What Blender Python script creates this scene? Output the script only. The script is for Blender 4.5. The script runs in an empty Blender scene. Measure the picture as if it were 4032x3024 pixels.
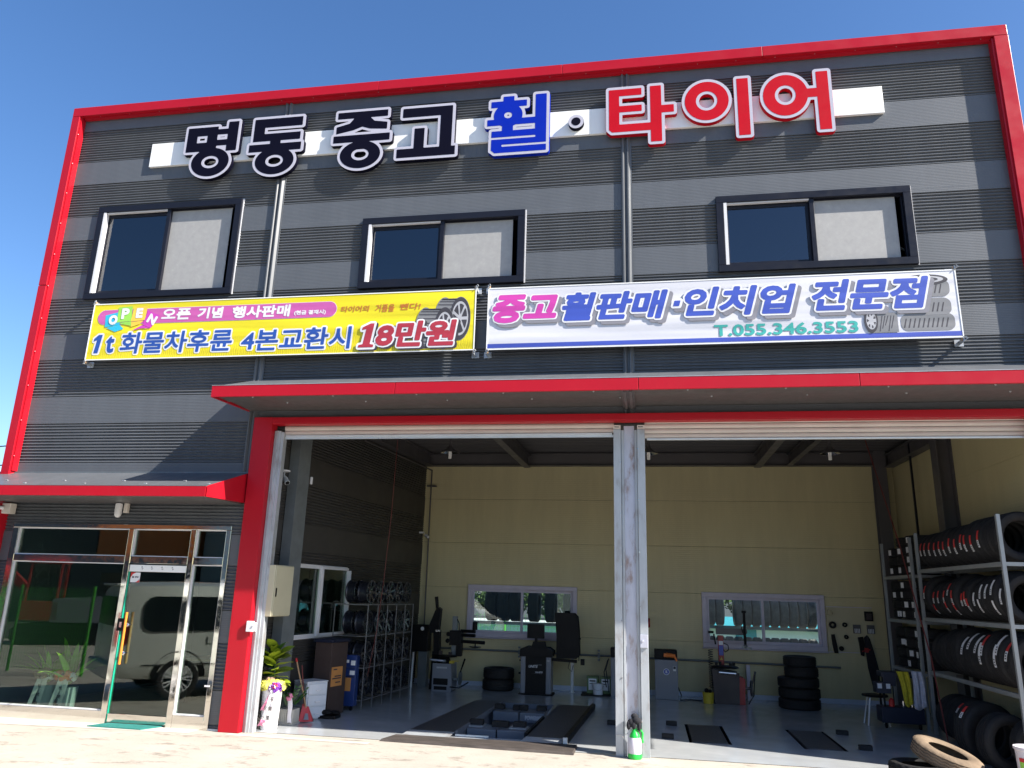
import bpy, math, random
import numpy as np
from mathutils import Vector, Matrix
random.seed(7)
SC = bpy.context.scene
COL = SC.collection
PI = math.pi

# ------------------------------------------------------------------ camera, world, sun
CAM = Vector((0.0, -11.38, 2.1))
yaw, pitch, roll = -0.17840, 0.26500, 0.02830
cy, sy, cp, sp = math.cos(yaw), math.sin(yaw), math.cos(pitch), math.sin(pitch)
fw = Vector((sy*cp, cy*cp, sp)); rt = Vector((cy, -sy, 0)); up = rt.cross(fw)
r2 = rt*math.cos(roll)+up*math.sin(roll); u2 = up*math.cos(roll)-rt*math.sin(roll)
cam = bpy.data.cameras.new('camera'); camo = bpy.data.objects.new('camera', cam); COL.objects.link(camo)
camo.matrix_world = Matrix(((r2.x, u2.x, -fw.x, CAM.x), (r2.y, u2.y, -fw.y, CAM.y), (r2.z, u2.z, -fw.z, CAM.z), (0, 0, 0, 1)))
cam.sensor_width = 36; cam.lens = 36*3015.27/4032; cam.clip_end = 3000; cam.clip_start = .05
SC.camera = camo

SUN = Vector((3.25, -1.0, 2.66)).normalized()
w = bpy.data.worlds.new("World"); SC.world = w; w.use_nodes = True
nt = w.node_tree; nt.nodes.clear()
sky = nt.nodes.new('ShaderNodeTexSky'); sky.sky_type = 'NISHITA'; sky.sun_disc = False
sky.sun_elevation = math.asin(SUN.z); sky.sun_rotation = math.atan2(SUN.x, SUN.y)
sky.air_density = 1.0; sky.dust_density = 0.7; sky.ozone_density = 3.0; sky.altitude = 0
bg = nt.nodes.new('ShaderNodeBackground'); bg.inputs[1].default_value = 0.085
wo = nt.nodes.new('ShaderNodeOutputWorld')
hs = nt.nodes.new('ShaderNodeHueSaturation'); hs.inputs['Saturation'].default_value = 1.19; hs.inputs['Hue'].default_value = .505
nt.links.new(sky.outputs[0], hs.inputs['Color']); nt.links.new(hs.outputs[0], bg.inputs[0]); nt.links.new(bg.outputs[0], wo.inputs[0])
sl = bpy.data.lights.new('sun', 'SUN'); sl.energy = 5.0; sl.angle = math.radians(0.5); sl.color = (1, .94, .85)
so = bpy.data.objects.new('sun', sl); COL.objects.link(so); so.rotation_euler = SUN.to_track_quat('Z', 'Y').to_euler()
so.location = (20, -20, 30)
SC.view_settings.view_transform = 'Standard'; SC.view_settings.look = 'None'
SC.view_settings.exposure = 1.35; SC.view_settings.gamma = 1; SC.view_settings.use_curve_mapping = False
SC.cycles.max_bounces = 8; SC.cycles.transparent_max_bounces = 12

# ------------------------------------------------------------------ materials
def nodes(name):
    m = bpy.data.materials.new(name); m.use_nodes = True
    t = m.node_tree; b = t.nodes['Principled BSDF']
    return m, t, b
def pos(t, scale=(1, 1, 1)):
    g = t.nodes.new('ShaderNodeNewGeometry'); mp = t.nodes.new('ShaderNodeMapping'); mp.inputs['Scale'].default_value = scale
    t.links.new(g.outputs['Position'], mp.inputs[0]); return mp.outputs[0]
def noise(t, vec, s, d=4, r=.55):
    n = t.nodes.new('ShaderNodeTexNoise'); n.inputs['Scale'].default_value = s; n.inputs['Detail'].default_value = d
    n.inputs['Roughness'].default_value = r; t.links.new(vec, n.inputs['Vector']); return n.outputs['Fac']
def ramp(t, f, stops):
    r = t.nodes.new('ShaderNodeValToRGB'); e = r.color_ramp.elements
    while len(e) < len(stops): e.new(.5)
    for q, (p, c) in zip(e, stops): q.position = p; q.color = (*c, 1) if len(c) == 3 else c
    t.links.new(f, r.inputs[0]); return r.outputs[0]
def mul(c, k): return tuple(max(0, min(1, x*k)) for x in c)
def mat(name, col, rough=.5, metal=0, var=.12, vs=3.0, bump=0, bs=60, spec=.5, stretch=(1, 1, 1), coat=0):
    m, t, b = nodes(name)
    p = pos(t, stretch)
    if var:
        f = noise(t, p, vs, 5)
        c = ramp(t, f, [(.25, mul(col, 1-var)), (.75, mul(col, 1+var))]); t.links.new(c, b.inputs['Base Color'])
        rr = ramp(t, noise(t, p, vs*2.3, 3), [(.3, (max(0, rough-.06),)*3), (.7, (min(1, rough+.08),)*3)])
        t.links.new(rr, b.inputs['Roughness'])
    else:
        b.inputs['Base Color'].default_value = (*col, 1); b.inputs['Roughness'].default_value = rough
    b.inputs['Metallic'].default_value = metal; b.inputs['Specular IOR Level'].default_value = spec
    if coat: b.inputs['Coat Weight'].default_value = coat; b.inputs['Coat Roughness'].default_value = .05
    if bump:
        bn = t.nodes.new('ShaderNodeBump'); bn.inputs['Strength'].default_value = bump; bn.inputs['Distance'].default_value = .01
        t.links.new(noise(t, p, bs, 4), bn.inputs['Height']); t.links.new(bn.outputs[0], b.inputs['Normal'])
    return m
M = {}
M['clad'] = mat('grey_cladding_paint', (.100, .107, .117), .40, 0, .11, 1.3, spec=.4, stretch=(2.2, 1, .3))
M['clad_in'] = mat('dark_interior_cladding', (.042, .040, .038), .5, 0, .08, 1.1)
M['red'] = mat('red_trim_paint', (.39, .006, .016), .34, 0, .05, 1.5, spec=.3)
M['red_soft'] = mat('red_plastic', (.5, .02, .02), .4)
M['white'] = mat('white_sign_paint', (.80, .80, .78), .35, 0, .03, 2)
M['rim_white'] = mat('white_acrylic', (.44, .43, .50), .3, 0, .02, spec=.3)
M['black_l'] = mat('black_acrylic', (.004, .004, .012), .6, 0, .05, spec=.05)
M['blue_l'] = mat('blue_acrylic', (.002, .018, .33), .5, 0, .05, spec=.1)
M['red_l'] = mat('red_acrylic', (.44, .004, .014), .5, 0, .05, spec=.1)
M['frame_blk'] = mat('black_window_frame', (.010, .011, .018), .35, 0, .1, 3, spec=.25)
M['silver'] = mat('bright_aluminium', (.75, .76, .78), .28, 1, .05)
M['steel_mirror'] = mat('polished_stainless', (.68, .66, .62), .07, 1, .03, 6)
M['white_pvc'] = mat('white_pvc', (.62, .62, .64), .4, 0, .05)
M['lilac_pvc'] = mat('pale_lilac_window_frame', (.52, .48, .56), .45, 0, .08, 5)
M['beige'] = mat('beige_enamel', (.47, .44, .31), .45, 0, .04)
M['rubber'] = mat('black_tyre_rubber', (.015, .0145, .015), .72, 0, .25, 8, .2, 90, .35)
M['rubber_dusty'] = mat('dusty_brown_tyre_rubber', (.19, .14, .095), .85, 0, .3, 6, .5, 60, .3)
M['rubber_grey'] = mat('daylit_grey_tyre_rubber', (.27, .26, .25), .8, 0, .25, 8, .2, 60, .3)  # tyre rubber lightened in colour to stand in for daylight on the outdoor rows
M['black'] = mat('black_plastic', (.005, .005, .006), .5, 0, .2, 5, spec=.2)
M['black_cloth'] = mat('black_cloth', (.014, .014, .018), .95, 0, .2, 6)
M['grey_machine'] = mat('grey_machine_paint', (.18, .19, .22), .4, 0, .06)
M['rack_steel'] = mat('dull_rack_steel', (.27, .285, .29), .4, .3, .12, 5)
M['blue_grey'] = mat('blue_grey_lift_paint', (.135, .15, .18), .4, 0, .1)
M['red_machine'] = mat('red_machine_paint', (.30, .012, .012), .4, 0, .1)
M['darkred_machine'] = mat('dark_machine_paint', (.035, .022, .022), .5, 0, .2)
M['chrome'] = mat('chrome', (.8, .8, .82), .10, 1, .05)
M['rim_dark'] = mat('dark_alloy', (.10, .10, .11), .28, .9, .15, 6)
M['rim_silver'] = mat('silver_alloy', (.20, .20, .21), .25, .9, .1, 6)
M['barrel'] = mat('black_wheel_barrel', (.03, .033, .045), .30, .6, .2, 7)
M['brown'] = mat('dark_brown_cloth_cover', (.045, .028, .024), .85, 0, .1)
M['navy'] = mat('navy_cabinet_paint', (.012, .035, .15), .4, 0, .1)
M['navy_dark'] = mat('dark_navy_paint', (.01, .014, .035), .45, 0, .1)
M['orange_card'] = mat('orange_cardboard', (.50, .22, .06), .8, 0, .1)
M['paper'] = mat('white_paper', (.72, .72, .72), .7, 0, .03)
M['paper_red'] = mat('red_print', (.55, .03, .03), .6, 0, .05)
M['yellow'] = mat('yellow_plastic', (.50, .38, .03), .5, 0, .1)
M['towel_y'] = mat('yellow_towel', (.52, .44, .03), .95, 0, .2, 15, .4, 120)
M['towel_w'] = mat('pale_grey_towel', (.52, .52, .60), .95, 0, .2, 15, .4, 120)
M['leaf'] = mat('glossy_green_leaf', (.22, .29, .02), .32, 0, .3, 5)
M['leaf_dark'] = mat('dark_green_leaf', (.022, .075, .014), .35, 0, .3, 5)
M['pot_white'] = mat('white_glazed_pot', (.80, .78, .80), .2, 0, .02)
M['ribbon'] = mat('white_satin_ribbon', (.85, .80, .82), .4, 0, .04)
M['pink'] = mat('pink_ribbon', (.70, .22, .36), .5, 0, .1)
M['purple'] = mat('purple_ribbon', (.20, .04, .42), .4, 0, .2, 12)
M['flower_y'] = mat('yellow_wrapping', (.72, .68, .12), .6, 0, .2, 14)
M['wood'] = mat('light_wood_handle', (.42, .26, .14), .5, 0, .15, 8)
M['orange_wood'] = mat('varnished_orange_wood', (.62, .22, .03), .3, 0, .15, 8, stretch=(1, 1, .2))
M['mat_green'] = mat('teal_entrance_mat', (.012, .17, .15), .95, 0, .2, 20, .6, 200)
M['drawer'] = mat('white_drawer_plastic', (.66, .68, .72), .4, 0, .04)
M['green_paint'] = mat('green_fence_paint', (.05, .30, .03), .4, 0, .1)
M['green_plastic'] = mat('bright_green_plastic', (.02, .50, .06), .3, 0, .05)
M['bottle_white'] = mat('milky_bottle_plastic', (.70, .66, .70), .3, 0, .05)
M['orange_b'] = mat('orange_cladding', (.80, .20, .03), .5, 0, .1, .6)
M['grey_b'] = mat('dark_grey_building_wall', (.06, .065, .07), .6, 0, .15, .5)
M['teal_b'] = mat('pale_teal_building_wall', (.30, .38, .38), .6, 0, .1, .5)
M['blue_roof'] = mat('blue_roof_edge', (.05, .22, .42), .5, 0, .1, .5)
M['van'] = mat('silver_grey_van_paint', (.66, .70, .67), .3, .15, .03, 1, coat=.4)
M['van_glass'] = mat('dark_vehicle_glass', (.01, .014, .018), .04, 0, .05)
M['tail'] = mat('red_tail_lamp', (.22, .01, .015), .1, 0, .05, coat=.8)
M['turq'] = mat('turquoise_paint', (.05, .30, .36), .5, 0, .1)
M['ceiling'] = mat('dark_steel_deck', (.075, .072, .075), .5, 0, .1, 1, stretch=(.3, 1, 1))
M['hbeam'] = mat('grey_painted_steel', (.085, .08, .084), .45, 0, .12, 2)
M['skirt'] = mat('pale_blue_skirting', (.55, .60, .72), .35, 0, .1)
M['print_dark'] = mat('dark_print', (.03, .03, .04), .6, 0, .05)
M['slat'] = mat('cream_shutter_slat', (.60, .55, .50), .38, 0, .10, 2.5)
M['slat_al'] = mat('aluminium_shutter_bar', (.62, .66, .68), .35, .3, .08, 3)
M['cable'] = mat('black_cable', (.015, .015, .015), .6, 0, .05)
M['red_cable'] = mat('dark_red_hose', (.16, .03, .025), .6, 0, .1)
M['asphalt'] = mat('asphalt', (.055, .055, .055), .9, 0, .25, 2, .3, 80)

def concrete():
    m, t, b = nodes('pale_concrete')
    p = pos(t)
    base = ramp(t, noise(t, p, .9, 6, .6), [(.3, (.37, .335, .285)), (.7, (.455, .415, .36))])
    st = ramp(t, noise(t, pos(t, (1.0, 1.7, 1)), 1.9, 9, .72), [(.36, (.52, .50, .48)), (.46, (1, 1, 1))])
    mx = t.nodes.new('ShaderNodeMix'); mx.data_type = 'RGBA'; mx.blend_type = 'MULTIPLY'; mx.inputs[0].default_value = .85
    t.links.new(base, mx.inputs[6]); t.links.new(st, mx.inputs[7])
    sp_ = ramp(t, noise(t, p, 30, 2, .5), [(.27, (.35, .33, .3)), (.33, (1, 1, 1))])
    m2 = t.nodes.new('ShaderNodeMix'); m2.data_type = 'RGBA'; m2.blend_type = 'MULTIPLY'; m2.inputs[0].default_value = .5
    t.links.new(mx.outputs[2], m2.inputs[6]); t.links.new(sp_, m2.inputs[7])
    t.links.new(m2.outputs[2], b.inputs['Base Color']); b.inputs['Roughness'].default_value = .85
    bn = t.nodes.new('ShaderNodeBump'); bn.inputs['Strength'].default_value = .35; bn.inputs['Distance'].default_value = .02
    t.links.new(noise(t, p, 9, 8, .7), bn.inputs['Height']); t.links.new(bn.outputs[0], b.inputs['Normal'])
    return m
M['concrete'] = concrete()
def epoxy():
    m, t, b = nodes('grey_epoxy_floor')
    p = pos(t)
    c = ramp(t, noise(t, p, 1.2, 6, .6), [(.3, (.42, .44, .46)), (.7, (.50, .52, .53))])
    t.links.new(c, b.inputs['Base Color'])
    r = ramp(t, noise(t, p, 2.5, 5, .6), [(.3, (.09,)*3), (.75, (.26,)*3)]); t.links.new(r, b.inputs['Roughness'])
    b.inputs['Coat Weight'].default_value = .3; b.inputs['Coat Roughness'].default_value = .08
    bn = t.nodes.new('ShaderNodeBump'); bn.inputs['Strength'].default_value = .05; bn.inputs['Distance'].default_value = .02
    t.links.new(noise(t, p, 3, 2), bn.inputs['Height']); t.links.new(bn.outputs[0], b.inputs['Normal'])
    return m
M['epoxy'] = epoxy()
def ribbed(name, col, pitch, strength, rough=.45, axis='z', var=.10):
    # fine horizontal micro-ribs of a sandwich panel
    m, t, b = nodes(name)
    c = ramp(t, noise(t, pos(t, (2.2, 1, .3)), 1.3, 6, .65), [(.25, mul(col, 1-var)), (.75, mul(col, 1+var))]); t.links.new(c, b.inputs['Base Color'])
    b.inputs['Roughness'].default_value = rough
    g = t.nodes.new('ShaderNodeNewGeometry'); s = t.nodes.new('ShaderNodeSeparateXYZ'); t.links.new(g.outputs['Position'], s.inputs[0])
    ma = t.nodes.new('ShaderNodeMath'); ma.operation = 'MULTIPLY'; ma.inputs[1].default_value = 2*PI/pitch; t.links.new(s.outputs[2], ma.inputs[0])
    si = t.nodes.new('ShaderNodeMath'); si.operation = 'SINE'; t.links.new(ma.outputs[0], si.inputs[0])
    bn = t.nodes.new('ShaderNodeBump'); bn.inputs['Strength'].default_value = strength; bn.inputs['Distance'].default_value = .002
    t.links.new(si.outputs[0], bn.inputs['Height']); t.links.new(bn.outputs[0], b.inputs['Normal'])
    return m
M['clad_flat'] = ribbed('grey_micro_ribbed_panel', (.093, .100, .110), .026, .3)
M['yellow_wall'] = ribbed('cream_yellow_inner_panel', (.54, .475, .27), .045, .35, .5)
def tiny(name, col, rough):  # chequer plate for ramps
    m, t, b = nodes(name); b.inputs['Base Color'].default_value = (*col, 1); b.inputs['Roughness'].default_value = rough
    v = t.nodes.new('ShaderNodeTexVoronoi'); v.inputs['Scale'].default_value = 28; t.links.new(pos(t), v.inputs['Vector'])
    bn = t.nodes.new('ShaderNodeBump'); bn.inputs['Strength'].default_value = .5; bn.inputs['Distance'].default_value = .01
    t.links.new(v.outputs['Distance'], bn.inputs['Height']); t.links.new(bn.outputs[0], b.inputs['Normal']); return m
M['plate'] = tiny('dark_lift_platform', (.05, .05, .058), .5)
M['mat_black'] = mat('scuffed_black_rubber', (.055, .045, .04), .7, 0, .5, 3, .3, 40, stretch=(1, 4, 1))
def galv(name='galvanised_steel', col=(.39, .415, .44), a=(.30, .29, .29)):
    m, t, b = nodes(name); p = pos(t, (1, 1, .35))
    f = noise(t, p, 6, 5, .65)
    c = ramp(t, f, [(.34, a), (.46, col), (.7, mul(col, 1.15))]); t.links.new(c, b.inputs['Base Color'])
    b.inputs['Metallic'].default_value = .25; b.inputs['Roughness'].default_value = .38
    return m
M['galv'] = galv(); M['galv_stain'] = galv('stained_primer_steel', (.46, .47, .54), (.30, .23, .21))
M['galv_dark'] = mat('grey_steel_post', (.16, .18, .19), .4, .3, .15, 5)
def glass(name, tint, f0=.05):
    m = bpy.data.materials.new(name); m.use_nodes = True; t = m.node_tree; t.nodes.clear()
    o = t.nodes.new('ShaderNodeOutputMaterial'); mx = t.nodes.new('ShaderNodeMixShader')
    tr = t.nodes.new('ShaderNodeBsdfTransparent'); tr.inputs[0].default_value = (*tint, 1)
    gl = t.nodes.new('ShaderNodeBsdfGlossy'); gl.inputs['Roughness'].default_value = .0
    lw_ = t.nodes.new('ShaderNodeLayerWeight'); lw_.inputs[0].default_value = .5          # Schlick reflectance, the same from both sides
    pw = t.nodes.new('ShaderNodeMath'); pw.operation = 'POWER'; pw.inputs[1].default_value = 5; t.links.new(lw_.outputs['Facing'], pw.inputs[0])
    ad = t.nodes.new('ShaderNodeMath'); ad.operation = 'MULTIPLY_ADD'; ad.inputs[1].default_value = 1-f0; ad.inputs[2].default_value = f0; t.links.new(pw.outputs[0], ad.inputs[0])
    t.links.new(ad.outputs[0], mx.inputs[0]); t.links.new(tr.outputs[0], mx.inputs[1]); t.links.new(gl.outputs[0], mx.inputs[2])
    t.links.new(mx.outputs[0], o.inputs[0]); return m
M['glass_shop'] = glass('green_tinted_shop_glass', (.70, .80, .74), .078)
M['wire'] = mat('thin_grey_wire', (.22, .22, .23), .4, .5, .1)
M['glass_up'] = glass('dark_tinted_window_glass', (.20, .25, .36), .13)
M['glass_clear'] = glass('clear_window_glass', (.86, .92, .90), .035)
def screen():
    m, t, b = nodes('dusty_film_covered_glass')
    p = pos(t); c = ramp(t, noise(t, p, 9, 8, .75), [(.35, (.29, .287, .28)), (.62, (.335, .33, .32)), (.74, (.44, .43, .40))])
    t.links.new(c, b.inputs['Base Color']); b.inputs['Roughness'].default_value = .55
    bn = t.nodes.new('ShaderNodeBump'); bn.inputs['Strength'].default_value = .25; bn.inputs['Distance'].default_value = .01
    t.links.new(noise(t, p, 60, 6, .75), bn.inputs['Height']); t.links.new(bn.outputs[0], b.inputs['Normal']); return m
M['screen'] = screen()
def banner(name, col, pat=None):
    m, t, b = nodes(name)
    b.inputs['Base Color'].default_value = (*col, 1); b.inputs['Roughness'].default_value = .42
    if pat:
        w_ = t.nodes.new('ShaderNodeTexWave'); w_.inputs['Scale'].default_value = 9; w_.inputs['Distortion'].default_value = 6; w_.inputs['Detail'].default_value = 2
        t.links.new(pos(t, (1, 1, 1.2)), w_.inputs['Vector'])
        g = t.nodes.new('ShaderNodeNewGeometry'); s = t.nodes.new('ShaderNodeSeparateXYZ'); t.links.new(g.outputs['Position'], s.inputs[0])
        lo = ramp(t, s.outputs[2], [(0, (1, 1, 1)), (1, (0, 0, 0))])
        mr = t.nodes.new('ShaderNodeMapRange'); mr.inputs[1].default_value = 5.85; mr.inputs[2].default_value = 6.15; mr.inputs[3].default_value = 1; mr.inputs[4].default_value = 0
        t.links.new(s.outputs[2], mr.inputs[0])
        c2 = ramp(t, w_.outputs['Fac'], [(.35, pat), (.6, col)])
        mx = t.nodes.new('ShaderNodeMix'); mx.data_type = 'RGBA'; t.links.new(mr.outputs[0], mx.inputs[0]); mx.inputs[6].default_value = (*col, 1); t.links.new(c2, mx.inputs[7])
        t.links.new(mx.outputs[2], b.inputs['Base Color'])
    bn = t.nodes.new('ShaderNodeBump'); bn.inputs['Strength'].default_value = .8 if 'yellow' in name else .6; bn.inputs['Distance'].default_value = .06
    t.links.new(noise(t, pos(t, (.22, 1, 2.6)), 1.5, 1.5, .45), bn.inputs['Height']); t.links.new(bn.outputs[0], b.inputs['Normal'])
    return m
M['ban_y'] = banner('yellow_banner_vinyl', (.70, .60, .014), (.55, .45, .014))
M['ban_w'] = banner('white_banner_vinyl', (.60, .60, .64))
for k, c in dict(ink_white=(.68, .68, .70), ink_blue=(.022, .075, .33), ink_blue2=(.045, .08, .40), ink_pink=(.50, .10, .33), ink_magenta=(.52, .05, .33), ink_red=(.38, .032, .05),
                 ink_shadow=(.22, .215, .24), ink_black=(.05, .045, .05), ink_teal=(.045, .36, .32), ink_hand=(.50, .16, .03), ink_cyan=(.03, .42, .60), ink_green=(.28, .60, .08),
                 ink_orange=(.80, .52, .06), ink_grey=(.20, .20, .205), ink_lgrey=(.40, .40, .42), ink_band=(.05, .08, .40), ink_violet=(.52, .05, .40)).items():
    M[k] = banner(k, c)

# ------------------------------------------------------------------ mesh helpers
ORG = {}
def link(o): COL.objects.link(o); return o
def tag(o, label=None, cat=None, group=None, kind=None):
    if label: o['label'] = label
    if cat: o['category'] = cat
    if group: o['group'] = group
    if kind: o['kind'] = kind
    return o
def thing(name, label, cat, loc=(0, 0, 0), group=None, kind=None):
    o = link(bpy.data.objects.new(name, None)); o.location = loc; o.empty_display_size = .1
    ORG[o.name] = Vector(loc); return tag(o, label, cat, group, kind)
class MB:
    def __init__(s, T=None): s.v = []; s.f = []; s.mi = []; s.T = T
    def add(s, vs, fs, m=0):
        n = len(s.v)
        if s.T is not None: vs = [s.T @ Vector(p) for p in vs]
        s.v += [tuple(p) for p in vs]; s.f += [tuple(i+n for i in f) for f in fs]; s.mi += [m]*len(fs); return s
    def box(s, x0, x1, y0, y1, z0, z1, m=0):
        if x0 > x1: x0, x1 = x1, x0
        if y0 > y1: y0, y1 = y1, y0
        if z0 > z1: z0, z1 = z1, z0
        return s.add([(x0, y0, z0), (x1, y0, z0), (x1, y1, z0), (x0, y1, z0), (x0, y0, z1), (x1, y0, z1), (x1, y1, z1), (x0, y1, z1)],
                     [(0, 3, 2, 1), (4, 5, 6, 7), (0, 1, 5, 4), (1, 2, 6, 5), (2, 3, 7, 6), (3, 0, 4, 7)], m)
    def bar(s, a, b, wx, wy=None, upv=(0, 0, 1), m=0):
        a, b = Vector(a), Vector(b); d = (b-a).normalized(); wy = wy or wx
        u = Vector(upv)
        if abs(d.dot(u)) > .98: u = Vector((0, 1, 0))
        x = d.cross(u).normalized()*wx/2; y = x.cross(d).normalized()*wy/2
        vs = [p+i*x+j*y for p in (a, b) for i, j in ((-1, -1), (1, -1), (1, 1), (-1, 1))]
        return s.add(vs, [(3, 2, 1, 0), (4, 5, 6, 7), (0, 1, 5, 4), (1, 2, 6, 5), (2, 3, 7, 6), (3, 0, 4, 7)], m)
    def tube(s, pts, r, n=8, m=0, cap=True):
        pts = [Vector(p) for p in pts]; rs = r if isinstance(r, (list, tuple)) else [r]*len(pts)
        vs = []; fs = []; prev = None
        for i, p in enumerate(pts):
            d = (pts[min(i+1, len(pts)-1)]-pts[max(i-1, 0)]).normalized()
            u = prev if prev is not None else (Vector((0, 0, 1)) if abs(d.z) < .9 else Vector((1, 0, 0)))
            x = d.cross(u).normalized(); y = x.cross(d).normalized(); prev = y
            vs += [p+rs[i]*(x*math.cos(2*PI*k/n)+y*math.sin(2*PI*k/n)) for k in range(n)]
        for i in range(len(pts)-1):
            for k in range(n): fs.append((i*n+k, i*n+(k+1) % n, (i+1)*n+(k+1) % n, (i+1)*n+k))
        if cap: fs.append(tuple(range(n))[::-1]); fs.append(tuple((len(pts)-1)*n+k for k in range(n)))
        return s.add(vs, fs, m)
    def lathe(s, prof, c=(0, 0, 0), axis='z', n=24, m=0, closed=False, a0=0, a1=2*PI):
        full = abs(a1-a0-2*PI) < 1e-6; nn = n if full else n+1; vs = []; fs = []
        for k in range(nn):
            a = a0+(a1-a0)*k/n
            for r, h in prof:
                p = {'z': (r*math.cos(a), r*math.sin(a), h), 'y': (r*math.cos(a), h, r*math.sin(a)), 'x': (h, r*math.cos(a), r*math.sin(a))}[axis]
                vs.append((p[0]+c[0], p[1]+c[1], p[2]+c[2]))
        L = len(prof)
        for k in range(n):
            k2 = (k+1) % nn
            for i in range(L if closed else L-1):
                j = (i+1) % L; fs.append((k*L+i, k2*L+i, k2*L+j, k*L+j))
        return s.add(vs, fs, m)
    def prism(s, poly, a, b, axis='y', m=0):
        # poly in the two other axes (in order), extruded from a to b
        n = len(poly)
        def P(p, h): return {'y': (p[0], h, p[1]), 'x': (h, p[0], p[1]), 'z': (p[0], p[1], h)}[axis]
        vs = [P(p, a) for p in poly]+[P(p, b) for p in poly]
        fs = [tuple(range(n)), tuple(range(2*n-1, n-1, -1))]+[(i, (i+1) % n, n+(i+1) % n, n+i) for i in range(n)]
        return s.add(vs, fs, m)
    def quad(s, *p, m=0): return s.add(p, [tuple(range(len(p)))], m)
    def ball(s, c, r, n=10, m=0):
        rr = r if isinstance(r, (tuple, list)) else (r, r, r)
        vs = [(c[0], c[1], c[2]+rr[2])]; fs = []; K = n//2
        for i in range(1, K):
            for k in range(n):
                t = PI*i/K; a = 2*PI*k/n; vs.append((c[0]+rr[0]*math.sin(t)*math.cos(a), c[1]+rr[1]*math.sin(t)*math.sin(a), c[2]+rr[2]*math.cos(t)))
        vs.append((c[0], c[1], c[2]-rr[2])); L = len(vs)-1
        for k in range(n):
            fs.append((0, 1+k, 1+(k+1) % n)); fs.append((L, 1+(K-2)*n+(k+1) % n, 1+(K-2)*n+k))
            for i in range(K-2): fs.append((1+i*n+k, 1+(i+1)*n+k, 1+(i+1)*n+(k+1) % n, 1+i*n+(k+1) % n))
        return s.add(vs, fs, m)
    def build(s, name, mats, parent=None, smooth=False, bevel=0, local=False, label=None, cat=None, group=None, kind=None):
        if parent is not None: o0 = Vector((0, 0, 0)) if local else ORG.get(parent.name, Vector((0, 0, 0)))
        elif local: o0 = Vector((0, 0, 0))
        else:
            a = np.array(s.v); o0 = Vector(((a[:, 0].min()+a[:, 0].max())/2, (a[:, 1].min()+a[:, 1].max())/2, a[:, 2].min()))
        me = bpy.data.meshes.new(name); me.from_pydata([tuple(Vector(p)-o0) for p in s.v], [], s.f)
        if not isinstance(mats, (list, tuple)): mats = [mats]
        for q in mats: me.materials.append(M[q] if isinstance(q, str) else q)
        if len(mats) > 1: me.polygons.foreach_set('material_index', s.mi)
        if smooth: me.polygons.foreach_set('use_smooth', [True]*len(me.polygons))
        me.update()
        o = link(bpy.data.objects.new(name, me))
        if smooth == 'auto' or smooth is True:
            try: me.set_sharp_from_angle(angle=math.radians(38))
            except Exception: pass
        if parent is not None: o.parent = parent; ORG[o.name] = o0
        else: o.location = o0; ORG[o.name] = o0
        if bevel:
            b = o.modifiers.new('bevel', 'BEVEL'); b.width = bevel; b.segments = 2; b.limit_method = 'ANGLE'
        return tag(o, label, cat, group, kind)
def kids(o): return [c for c in bpy.data.objects if c.parent == o]
def copy_tree(o, parent=None, ch=None):
    c = o.copy(); COL.objects.link(c)
    if parent is not None: c.parent = parent
    for k in (kids(o)): copy_tree(k, c)
    return c
def rotm(axis, a): return Matrix.Rotation(a, 4, axis)

# ------------------------------------------------------------------ signed-distance lettering
def sd_box(X, Z, x0, x1, z0, z1):
    dx = np.abs(X-(x0+x1)/2)-(x1-x0)/2; dz = np.abs(Z-(z0+z1)/2)-(z1-z0)/2
    return np.minimum(np.maximum(dx, dz), 0)+np.hypot(np.maximum(dx, 0), np.maximum(dz, 0))
def sd_ell(X, Z, cx, cz, rx, rz):
    k0 = np.hypot((X-cx)/rx, (Z-cz)/rz); k1 = np.hypot((X-cx)/rx**2, (Z-cz)/rz**2)
    return np.where(k1 > 1e-9, k0*(k0-1)/np.maximum(k1, 1e-9), -min(rx, rz))
def sd_edges(X, Z, E):
    # E: array (n,4) of closed outline segments; even-odd inside
    d = np.full(X.shape, 1e9); ins = np.zeros(X.shape, bool)
    for ax, az, bx, bz in E:
        ex, ez = bx-ax, bz-az; L = ex*ex+ez*ez
        if L < 1e-14: continue
        t = np.clip(((X-ax)*ex+(Z-az)*ez)/L, 0, 1)
        d = np.minimum(d, (X-ax-t*ex)**2+(Z-az-t*ez)**2)
        if az != bz:
            c = (az > Z) != (bz > Z); ins ^= c & (X < (bx-ax)*(Z-az)/(bz-az)+ax)
    d = np.sqrt(d); return np.where(ins, -d, d)
def sd_poly(X, Z, P): return sd_edges(X, Z, [(*P[i], *P[(i+1) % len(P)]) for i in range(len(P))])
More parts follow.
